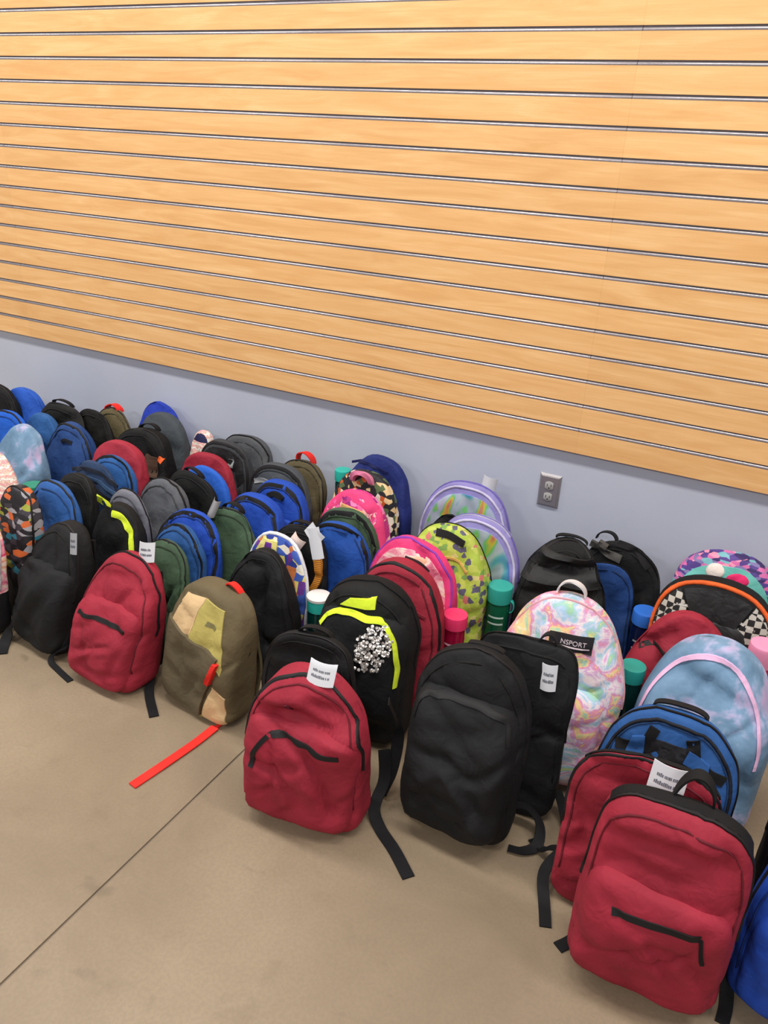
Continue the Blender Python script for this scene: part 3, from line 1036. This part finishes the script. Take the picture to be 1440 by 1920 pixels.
p = make('B4', 'bulky black backpack behind the rainbow one, its flap folded over', (30, 30, 31), fold=1.6, arch=2.0, zs=0.4, hk=dict(h=0.015))
p.patch('top_flap', fabric((32, 32, 33), 0.6, 0.35), p.t, [(-0.12, 0.30), (0.11, 0.31), (0.07, 0.395), (-0.07, 0.40)], 0.008)
make('B5', 'thin blue backpack squeezed between two black ones at the wall', (30, 64, 122), handle=None, zip_at=0.1)
p = make('B6', 'black backpack against the wall with buckles and webbing on top', (27, 27, 28), fold=1.4, hk=dict(w=0.03, h=0.03, x=-0.06))
p.front_line('webbing', fabric((70, 68, 66)), p.t, [(-0.10, 0.375), (-0.05, 0.36), (0.0, 0.352)], 0.010, 0.010)
bk = p.front_line('buckle', plain((120, 116, 110), 0.35, 0.6), p.t, [(-0.075, 0.385), (-0.045, 0.376)], 0.007, 0.014, 6)
p.front_line('webbing', WEB, p.t, [(-0.02, 0.395), (0.04, 0.385), (0.08, 0.35)], 0.008, 0.006)

# ------------------------------------------------------------------ centre file
p = make('C1', 'dark red backpack with white name tag at the front centre of the floor', RED, pocket=(0.150, 0.268, 0.27, 0.030), hero=True, straps=True,
         handle=None, arch=2.3, zs=0.48, top=0.66, taper=0.10, zip_at=0.62, fold=1.25)
zp = p.front_line('pocket_zipper', ZIP, p.t, [(-0.100, 0.170), (-0.090, 0.215), (-0.062, 0.252), (-0.02, 0.262), (0.030, 0.258), (0.065, 0.246), (0.100, 0.250)], 0.0055, 0.003)
p.front_line('zipper_pull', fabric((96, 26, 40)), p.t, [(-0.028, 0.335), (-0.024, 0.322), (-0.024, 0.310)], 0.004, 0.005, 8)
p.tag(p.t, 0.030, 0.402, 0.064, 0.050, -0.02, 0.45, y=-0.025)
p.loose('strap_tail', WEB, p.t, loc(p, [(-0.655, -1.02, 0.14), (-0.640, -1.04, 0.07), (-0.640, -1.085, 0.02), (-0.605, -1.12, 0.004), (-0.545, -1.16, 0.003), (-0.485, -1.208, 0.002)]), 0.0145)

p = make('C2', 'black backpack sandwiched between the tagged centre red one and the sequin one', BLACK, straps=False, arch=2.8, zs=0.6)
p.loose('side_strap', WEB, p.t, loc(p, [(-0.67, -0.98, 0.25), (-0.645, -0.97, 0.16), (-0.64, -1.0, 0.07), (-0.65, -1.03, 0.012)]), 0.015)

p = make('C3', 'black backpack with neon yellow stripe and a silver sequin patch', (31, 31, 32), handle=None, arch=2.5, zs=0.55, top=0.7, hero=True, pocket=(0.185, 0.25, 0.36, 0.022), pcolor=BLACK, zip_at=0.1)
p.front_line('neon_stripe', fab(NEON), p.t, [(-0.110, 0.315), (-0.085, 0.350), (-0.035, 0.366), (0.02, 0.362), (0.060, 0.358), (0.095, 0.32), (0.112, 0.25), (0.114, 0.20)], 0.0045, 0.005, 40)
p.patch('neon_patch', fab(NEON), p.t, [(-0.060, 0.376), (0.036, 0.384), (0.034, 0.412), (-0.035, 0.398)], 0.004)
p.band('webbing', WEB, p.t, 60, 120, 0.0, 0.3, t=0.004)
rng = random.Random(5)
V, F = [], []
for i in range(300):
    u, v_ = rng.uniform(-1, 1), rng.uniform(-1, 1)
    if abs(u) + 0.55 * abs(v_) > 1.0 and rng.random() < 0.8:
        continue
    x, z = 0.048 + u * 0.048, 0.296 + v_ * 0.058 + u * 0.012
    c = Vector(p.warp([(x, p.py(x, z) - 0.004, z)])[0])
    nn = Vector((rng.uniform(-.5, .5), -1, rng.uniform(0, 1.3))).normalized()
    a = nn.orthogonal().normalized()
    b = nn.cross(a)
    k = len(V)
    for j in range(7):
        g = 2 * math.pi * j / 7
        V.append(c + (a * math.cos(g) + b * math.sin(g)) * 0.0046)
    V.append(c + nn * 0.0006)
    F += [(k + j, k + (j + 1) % 7, k + 7) for j in range(7)]
sq = mesh('sequins', V, F, plain((236, 228, 222), 0.22, 0.75), p.t, False)
sq['kind'] = 'stuff'

p = make('C5', 'dark red backpack behind the neon and sequin one, pink bag at its back', RED, arch=2.2, zs=0.42, zip_at=0.55, handle=None)
p.front_line('seam_piping', fabric((118, 26, 42)), p.t, [(-0.10, 0.31), (0, 0.335), (0.10, 0.30)], 0.003, 0.004)

p = make('C6', 'hot pink backpack with pink tie-dye front, purple trim and bottle pocket', PINK, handle=None, zipc=None, arch=2.5, zs=0.55, hero=False, top=0.7)
p.band('tie_dye_panel', pattern('pink_tie_dye'), p.t, -40, 220, r0=0.55, r1=0.90, t=0.003, nv=6, nu=60)
p.rope('purple_trim', fab((140, 60, 170)), p.t, -20, 200, 0.35, 0.004)
p.front_line('handle_strap', fabric((44, 32, 36)), p.t, [(-0.01, 0.385), (0.03, 0.38), (0.06, 0.36)], 0.010, 0.008)
# mesh bottle pocket on its right side
V = []
for i in range(15):
    a = math.pi * (i / 14 - 0.5)
    for j in range(7):
        z = 0.012 + 0.145 * j / 6
        V.append((0.137 + 0.064 * math.cos(a), -0.004 + 0.042 * math.sin(a), z))
F = grid_faces(15, 7)
sp_ = mesh('side_pocket', V, F, fabric((206, 120, 156), 0.7, 0.3, 0.4), p.t)
sm = sp_.modifiers.new('thickness', 'SOLIDIFY')
sm.thickness = 0.002
rimP = [(0.137 + 0.066 * math.cos(a), -0.004 + 0.044 * math.sin(a), 0.157) for a in np.linspace(-math.pi / 2, math.pi / 2, 13)]
V, F = ribbon(rimP, [(0, 0, 1)] * 13, [(math.cos(a), math.sin(a), 0) for a in np.linspace(-math.pi / 2, math.pi / 2, 13)], 0.006, 0.003)
mesh('pocket_binding', V, F, fab((140, 60, 170)), sp_)

p = make('C7', 'lime green patterned backpack between hot pink and shiny lilac ones', 'lime_floral', zipc=None, handle=None, arch=2.3, zs=0.5)
p.zipper(fabric((30, 32, 28)), p.t, q=-0.5, w=0.012)
p.front_line('black_opening', fabric((22, 22, 22)), p.t, [(-0.045, 0.395), (0.0, 0.397), (0.05, 0.385)], 0.010, 0.003)
p.front_line('pocket_zipper', fabric((214, 170, 90)), p.t, [(-0.03, 0.33), (0.03, 0.335), (0.075, 0.315)], 0.003, 0.003)

for code, lab in (('C8', 'lilac backpack with shiny rainbow front, just behind the lime green one'),
                  ('C9', 'lilac backpack with shiny rainbow front, leaning on the wall with a white tag')):
    p = make(code, lab, LILAC, zipc=None, handle=None, arch=2.4, zs=0.52, top=0.8, fold=0.5)
    p.band('shiny_panel', pattern('holographic'), p.t, -20, 200, r0=0.45, r1=0.86, t=0.003, nv=7, nu=60)
    p.rope('piping', fabric((196, 190, 220)), p.t, -20, 200, 0.72, 0.0045)
    p.rope('piping', fabric((104, 92, 170)), p.t, -20, 200, 0.1, 0.004)
    if code == 'C9':
        p.tag(p.t, 0.055, 0.462, 0.050, 0.046, -0.12, -0.05, y=0.0, curl=0.014, printed=False)
    else:
        p.band('top_lining', fabric((178, 176, 196)), p.t, 62, 118, -0.5, 0.35, t=0.002, nu=16, nv=5)
make('C8b', 'limp black bag lying between the two shiny lilac backpacks', (27, 27, 28), handle=None, zipc=None, fold=1.8, arch=1.7, zs=0.4)

# ------------------------------------------------------------------ file of the olive bag
p = make('D1', 'olive and khaki colour-block backpack with red handle and a long red strap', OLIVE, zipc=None, handle=None, hero=True, arch=3.4, zs=0.62, taper=0.10, top=0.72, straps=False)
p.patch('khaki_panel', fab(KHAKI), p.t, [(-0.020, 0.235), (0.100, 0.165), (0.075, 0.335), (0.000, 0.345)], 0.003, 12)
p.patch('beige_panel', fab(BEIGE), p.t, [(-0.112, 0.232), (-0.022, 0.237), (-0.001, 0.345), (-0.080, 0.335)], 0.003, 12)
p.patch('beige_panel', fab(BEIGE), p.t, [(0.040, 0.012), (0.122, 0.012), (0.124, 0.105), (0.080, 0.125)], 0.003, 12)
p.patch('front_pocket', fab((92, 82, 62)), p.t, [(-0.122, 0.030), (0.038, 0.018), (0.085, 0.205), (-0.122, 0.262)], 0.011, 16)
p.front_line('khaki_piping', fab(KHAKI), p.t, [(-0.115, 0.032), (-0.03, 0.014), (0.040, 0.012)], 0.004, 0.006)
p.front_line('logo_print', fabric((120, 114, 76)), p.t, [(0.030, 0.290), (0.060, 0.280)], 0.006, 0.004, 6)
p.front_line('zipper_pull', fab(CORAL), p.t, [(0.086, 0.195), (0.078, 0.16), (0.068, 0.132)], 0.0055, 0.017, 8)
h = p.handle(fab(CORAL), p.t, w=0.030, h=0.034, half=0.010, y=0.022, x=0.040, tilt=-0.35, sink=0.022)
p.straps(fabric((84, 76, 52)), p.t, side=(1,), half=0.024, bulge=0.018)
p.loose('strap_tail', fab(CORAL), p.t, loc(p, [(-1.10, -0.80, 0.045), (-1.085, -0.86, 0.022), (-1.125, -0.905, 0.010), (-1.139, -0.942, 0.004), (-1.148, -1.01, 0.002), (-1.155, -1.06, 0.002)]), 0.0062)
p.loose('strap_end', fab(CORAL), p.t, loc(p, [(-1.152, -1.045, 0.005), (-1.158, -1.12, 0.004), (-1.172, -1.22, 0.004), (-1.188, -1.315, 0.003)]), 0.0125)
p.loose('strap_loop', fab(CORAL), p.t, loc(p, [(-1.10, -0.80, 0.05), (-1.06, -0.83, 0.055), (-1.045, -0.87, 0.03), (-1.07, -0.885, 0.012)]), 0.009)

make('D2', 'plain black backpack standing right behind the olive and khaki one', BLACK, handle=None, arch=2.0, zs=0.4, fold=1.2)
p = make('D3', 'blue and yellow picture-print child backpack with white piping', 'kids_collage', zipc=None, handle=None, arch=2.4, fold=0.5)
p.rope('piping', fabric((222, 222, 228)), p.t, -60, 240, 0.15, 0.0065)
p.patch('yellow_label', fabric((226, 212, 130)), p.t, [(-0.075, 0.322), (0.0, 0.33), (0.0, 0.366), (-0.055, 0.362)], 0.004)
p.patch('purple_motif', fabric((104, 46, 140)), p.t, [(-0.042, 0.336), (-0.016, 0.339), (-0.018, 0.358), (-0.040, 0.356)], 0.0055)
p = make('D4', 'black backpack with two blank white tags and an orange braided lanyard', (28, 28, 29), handle=BLACK, hk=dict(h=0.02), fold=1.1)
p.tag(p.t, 0.020, 0.368, 0.046, 0.040, -0.55, 0.1, y=-0.062, curl=0.010, printed=False, mat=plain((226, 206, 196), 0.6))
p.tag(p.t, 0.088, 0.385, 0.040, 0.092, 0.34, 0.1, y=-0.066, curl=0.004, printed=False)
p.tag(p.t, 0.080, 0.410, 0.058, 0.040, -0.65, 0.1, y=-0.062, curl=0.004, printed=False)
p.front_line('braided_lanyard', pattern('orange_braid'), p.t, [(0.062, 0.345), (0.080, 0.30), (0.082, 0.25), (0.070, 0.215)], 0.010, 0.012)
make('D5', 'blue backpack with black zipper right of the two blank white tags', (30, 76, 160), handle=None, zip_at=0.65)
make('D6', 'dark green backpack arching behind the blue one near the pink patterned bags', GREEN, handle=None, zip_at=0.7)
p = make('D7', 'pink and magenta patterned backpack with pale curved piping and tan inside', 'floral_magenta', zipc=None, handle=None, arch=2.2, zs=0.5)
p.band('hot_pink_panel', fab((228, 66, 124)), p.t, 30, 150, 0.2, 0.85, t=0.003, nv=5)
p.rope('piping', fabric((226, 186, 206)), p.t, 10, 170, 0.93, 0.004)
p.patch('tan_lining', fabric((214, 168, 104)), p.t, [(-0.07, 0.33), (0.07, 0.33), (0.045, 0.375), (-0.045, 0.378)], 0.006)
p = make('D8', 'black, orange and cream floral backpack with a pink fluffy handle', 'floral_dark', zipc=None, handle=None, arch=2.4)
p.handle(fab((238, 140, 176)), p.t, w=0.036, h=0.045, half=0.020, y=-0.02, tilt=-0.5, th=0.016, sink=0.04)
p = make('D9', 'dark navy backpack leaning on the wall, tallest behind the floral ones', NAVY, handle=None, zipc=None, arch=2.2, zs=0.5)
p.front_line('seam_piping', fabric((24, 30, 80)), p.t, [(-0.11, 0.42), (-0.05, 0.435), (0.04, 0.42)], 0.004, 0.004)

# ------------------------------------------------------------------ file of the left red bag
p = make('E1', 'dark red backpack at the front left with a white tag on top', RED, pocket=(0.135, 0.235, 0.24, 0.028), hero=True, straps=True, handle=None, arch=2.5, zs=0.50,
         top=0.62, zip_at=0.15)
p.front_line('pocket_zipper', ZIP, p.t, [(-0.092, 0.215), (-0.03, 0.216), (0.03, 0.214), (0.088, 0.210)], 0.005, 0.003)
p.tag(p.t, 0.035, 0.385, 0.060, 0.054, 0.22, 0.1, y=0.005)
p.loose('strap_tail', WEB, p.t, loc(p, [(-1.452, -0.94, 0.08), (-1.432, -0.985, 0.03), (-1.40, -1.03, 0.004), (-1.322, -1.095, 0.003)]), 0.013)
p.loose('strap_tail', WEB, p.t, loc(p, [(-1.712, -1.035, 0.05), (-1.745, -1.052, 0.03), (-1.748, -1.07, 0.008), (-1.70, -1.085, 0.003), (-1.632, -1.103, 0.002)]), 0.009)
make('E2', 'dark green backpack directly behind the front left red one', GREEN, handle=None)
make('E3', 'steel blue backpack second behind the front left red one', BLUE, handle=None, zip_at=0.6)
p = make('E4', 'royal blue backpack between the steel blue one and the green one with silver label', ROYAL, handle=None, zip_at=0.7)
p = make('E5', 'dark green backpack with a crumpled silver label on top', GREEN, handle=BLACK)
p.tag(p.t, -0.045, 0.378, 0.030, 0.055, -0.25, 0.2, y=-0.030, curl=0.012, printed=False, mat=plain((170, 168, 170), 0.35, 0.4))
make('E6', 'royal blue backpack with dark zipper arch, in front of its twin', ROYAL, handle=None, zip_at=0.75)
p = make('E7', 'royal blue backpack with black grab handle, behind its twin', ROYAL, handle=None, zip_at=0.75, pocket=(0.16, 0.22, 0.28, 0.012))
p.front_line('grab_handle', WEB, p.t, [(-0.03, 0.36), (0.0, 0.372), (0.035, 0.358)], 0.008, 0.008)
p = make('E8', 'dark grey backpack in front of the olive one with a coral loop', DGREY, handle=None, zip_at=0.7)
p.front_line('grey_lining', fabric((150, 152, 154)), p.t, [(-0.09, 0.345), (-0.05, 0.356), (0.0, 0.352)], 0.008, 0.004)
p = make('E9', 'olive backpack at the wall with a coral red loop, middle of the wall row', (92, 82, 58), handle=CORAL, hk=dict(w=0.032, h=0.040, half=0.016, x=-0.005))

# ------------------------------------------------------------------ file of the left black bag
p = make('F1', 'black backpack leaning at the front left with a grey tag at its side', BLACK, pocket=(0.14, 0.23, 0.25, 0.03), hero=True, straps=True, handle=None, arch=2.3, zs=0.45)
p.tag(p.t, 0.088, 0.350, 0.034, 0.060, 0.25, 0.05, y=-0.036, curl=0.002, mat=plain((150, 152, 158), 0.5))
p.loose('strap_tail', WEB, p.t, loc(p, [(-1.938, -1.040, 0.06), (-1.945, -1.055, 0.03), (-1.935, -1.085, 0.006), (-1.905, -1.118, 0.003)]), 0.017)
p = make('F2', 'black backpack with neon yellow handle and neon stripe, left half', (29, 29, 30), handle=None, zipc=None)
p.band('neon_stripe', fab(NEON), p.t, 2, 92, r0=0.84, r1=0.93, t=0.004, nv=5)
p.handle(fab(NEON), p.t, w=0.030, h=0.030, half=0.020, y=-0.02, x=-0.055, tilt=-0.8)
make('F3', 'light grey backpack just behind the neon-striped left one', (108, 108, 118), handle=None, zip_at=0.1)
make('F4', 'mid grey backpack behind the light grey one', (86, 88, 94), handle=None, zip_at=0.3, fold=1.4)
make('F5', 'black backpack between the mid grey one and a blue one', (30, 30, 31), handle=BLACK)
make('F6', 'blue backpack showing as a rim behind a black one, under a red one', (36, 92, 190), handle=None, zipc=None)
make('F7', 'dark red backpack in front of the grey pair at the wall', RED, handle=None, zipc=None)
p = make('F8', 'dark grey backpack with black mesh front and pale label, near the wall', (58, 60, 64), handle=None, zip_at=0.65)
p.band('mesh_panel', fabric((32, 32, 34), 0.5, 0.4, 0.5), p.t, 45, 145, r0=0.7, r1=0.9, t=0.003)
p.patch('pale_label', fabric((150, 158, 156)), p.t, [(0.03, 0.345), (0.055, 0.342), (0.056, 0.372), (0.034, 0.375)], 0.004)
make('F9', 'charcoal grey backpack leaning on the wall left of the coral loop', (78, 80, 84), handle=None, zip_at=0.3)

# ------------------------------------------------------------------ farther left files
p = make('G2', 'black backpack with orange and teal tribal pattern at the left edge', 'dark_zigzag', zipc=ZIP, handle=None, fold=0.7)
make('G3', 'blue backpack just behind the tribal-patterned one', (42, 86, 150), handle=None)
make('G4', 'black backpack between blue ones, behind the blue one next to the tribal pattern', (30, 30, 30), handle=None)
p = make('G5', 'dark navy striped backpack in front of a blue one, left part', (40, 60, 92), zipc=None, handle=None)
for zz, cc in ((0.385, (24, 30, 44)), (0.355, (60, 88, 124)), (0.325, (24, 30, 44))):
    p.front_line('stripe', fabric(cc), p.t, [(-0.12, zz - 0.03), (0, zz), (0.12, zz - 0.03)], 0.006, 0.003)
make('G6', 'medium blue backpack in front of the far left red one', (44, 92, 156), handle=None, zip_at=0.6)
make('G7', 'dark red backpack farthest to the left of the red ones', (158, 42, 60), handle=None, zipc=None)
p = make('G8', 'black backpack with a brown printed patch, behind the far left red one', (27, 27, 28), handle=BLACK, fold=1.3)
p.patch('printed_patch', fabric((84, 62, 50)), p.t, [(0.02, 0.28), (0.10, 0.27), (0.09, 0.345), (0.03, 0.35)], 0.004)
p.front_line('orange_tab', fab(ORANGE), p.t, [(0.095, 0.345), (0.115, 0.335)], 0.008, 0.006, 6)
make('G9', 'dark slate backpack in front of the blue one at the far wall', (66, 72, 78), handle=None, zipc=None)
make('G10', 'royal blue backpack peaking at the wall behind a dark slate one', (38, 62, 176), handle=None, zipc=None, arch=1.8)
p = make('G11', 'small narrow navy bag with a cream and pink patterned flap at the wall', (30, 30, 70), handle=None, zipc=None, arch=2.6, zs=0.7)
p.band('patterned_flap', pattern('stripe_floral'), p.t, 50, 130, -0.6, 0.6, t=0.003, nu=14, nv=5)
p.patch('patterned_flap', pattern('stripe_floral'), p.t, [(-0.036, 0.285), (0.036, 0.285), (0.036, 0.350), (-0.036, 0.350)], 0.003)
p.front_line('orange_tab', fab(ORANGE), p.t, [(-0.03, 0.265), (0.02, 0.262)], 0.012, 0.005, 6)
make('H1', 'light blue and lilac tie-dye backpack at the far left', 'blue_pink_tie_dye', zipc=None, handle=None, arch=2.2)
p = make('H2', 'dark blue backpack right of the far left tie-dye one', (36, 68, 124), handle=None, zip_at=0.55)
p.front_line('grab_handle', fabric((20, 24, 36)), p.t, [(-0.02, 0.345), (0.0, 0.355), (0.03, 0.35)], 0.006, 0.006)
make('H3', 'black backpack in front of the far olive one', (34, 33, 31), handle=None)
make('H4', 'olive backpack at the wall with a flat coral loop, far left', (96, 86, 60), handle=CORAL, hk=dict(w=0.036, h=0.024, half=0.018, x=-0.01))
make('H5', 'blue backpack rising behind the far left tie-dye one', (46, 92, 150), handle=None, zipc=None)
make('H6', 'bright blue backpack at the left edge beside the tie-dye one', (30, 92, 196), handle=None, zip_at=0.5)
make('H7', 'crumpled black backpack at the wall, far left', (36, 36, 36), handle=BLACK, fold=1.6)
make('H8', 'black backpack at the very left edge by the wall', (26, 26, 28), handle=None)
make('H9', 'bright blue backpack by the wall beside the leftmost black one', (40, 88, 186), handle=None, zipc=None)
make('I1', 'cream and pink striped floral backpack cut by the left edge', 'stripe_floral', zipc=None, handle=None)
p = make('I2', 'pink and coral tie-dye backpack with black base, cut by the left edge', 'pink_two_tone', zipc=None, handle=None)
p.rope('piping', fabric((220, 214, 220)), p.t, 0, 170, 0.5, 0.012)




# ------------------------------------------------------------------ bottles
def bottle(x, y, z, label, glass, lidc, h=0.19, rad=0.034, lid_h=0.04, lid_r=0.036, rim=None, loop=False, print_c=None):
    t = empty('water_bottle', (x, y, z), 0, label, 'bottle', 'plastic water bottles among the backpacks')
    g = N('tinted_plastic')
    g.set(Base_Color=lin(glass), Roughness=0.12, Specular_IOR_Level=0.6, Transmission_Weight=0.35, IOR=1.45)
    hb = h - lid_h
    lathe('bottle_body', [(0.0001, 0.0), (rad * 0.85, 0.0), (rad, 0.008), (rad, hb * 0.45), (rad * 0.96, hb * 0.5), (rad, hb * 0.55), (rad, hb - 0.012), (rad * 0.9, hb)], g.m, t)
    lm = plain(lidc, 0.4)
    ld = lathe('lid', [(rad * 0.6, hb - 0.004), (lid_r, hb), (lid_r * 1.02, h - 0.006), (lid_r * 0.98, h - 0.001), (lid_r * 0.8, h), (0.0001, h - 0.002)], lm, t)
    if rim:
        lathe('lid_cap', [(lid_r * 1.05, h - 0.008), (lid_r * 1.06, h), (lid_r * 0.9, h + 0.003), (0.0001, h + 0.003), (0.0001, h - 0.008)], plain(rim, 0.5), ld)
    if loop:
        P = [(lid_r + 0.012 * math.sin(a), 0, hb - 0.012 + 0.02 * math.cos(a)) for a in np.linspace(0, math.pi, 10)]
        V, F = ribbon(P, [(0, 1, 0)] * 10, [(math.sin(a), 0, math.cos(a)) for a in np.linspace(0, math.pi, 10)], 0.007, 0.003)
        mesh('carry_loop', V, F, lm, ld)
    if print_c:
        for zz in (0.62, 0.74):
            V, F = [], []
            for i in range(11):
                a = math.radians(-120 + i * 8)
                for dz in (0, 0.006):
                    V.append(((rad + 0.0006) * math.cos(a), (rad + 0.0006) * math.sin(a), hb * zz + dz))
            F = grid_faces(11, 2)
            mesh('printed_line', V, F, plain(print_c, 0.4), t)
    return t


bottle(-0.630, -0.345, 0.035, 'green water bottle with a teal lid, right of the lime green backpack', (16, 104, 74), (44, 160, 148), h=0.235, rad=0.035, lid_h=0.05, lid_r=0.037, loop=True, print_c=(190, 220, 210))
bottle(-0.674, -0.581, 0.045, 'magenta water bottle with a pink lid in the pink backpack side pocket', (170, 16, 66), (226, 52, 104), h=0.235, rad=0.030, lid_h=0.038, lid_r=0.034, print_c=(240, 200, 214))
bottle(-1.075, -0.655, 0.0, 'dark green water bottle with teal collar and white cap, by the picture-print backpack', (10, 60, 56), (40, 172, 160), h=0.245, rad=0.034, lid_h=0.045, lid_r=0.034, rim=(226, 222, 220), print_c=(120, 190, 190))
bottle(-1.005, -0.575, 0.0, 'dark water bottle with a low teal lid, in front of the blue backpack', (12, 60, 56), (40, 172, 160), h=0.235)
bottle(-1.358, -0.055, 0.0, 'water bottle with a turquoise lid at the wall beside the coral loop backpack', (14, 70, 62), (44, 176, 160), h=0.375, rad=0.027, lid_r=0.029)
bottle(-0.225, -0.215, 0.0, 'dark blue water bottle with a bright blue lid, left of the checkered backpack', (18, 34, 80), (52, 116, 216), h=0.25, print_c=(170, 180, 190))
bottle(-0.190, -0.565, 0.0, 'dark water bottle with a teal lid, between rainbow and light blue tie-dye backpacks', (12, 60, 56), (36, 146, 136), h=0.285, rad=0.030, lid_r=0.032)
bottle(-2.335, -0.60, 0.0, 'water bottle with a green lid under the far left tie-dye backpack', (14, 60, 50), (36, 140, 112), h=0.27)
bottle(0.090, -0.415, 0.10, 'pink water bottle with a rounded pale pink lid at the right edge', (216, 44, 100), (238, 148, 184), h=0.265, rad=0.033, lid_h=0.055, lid_r=0.036)
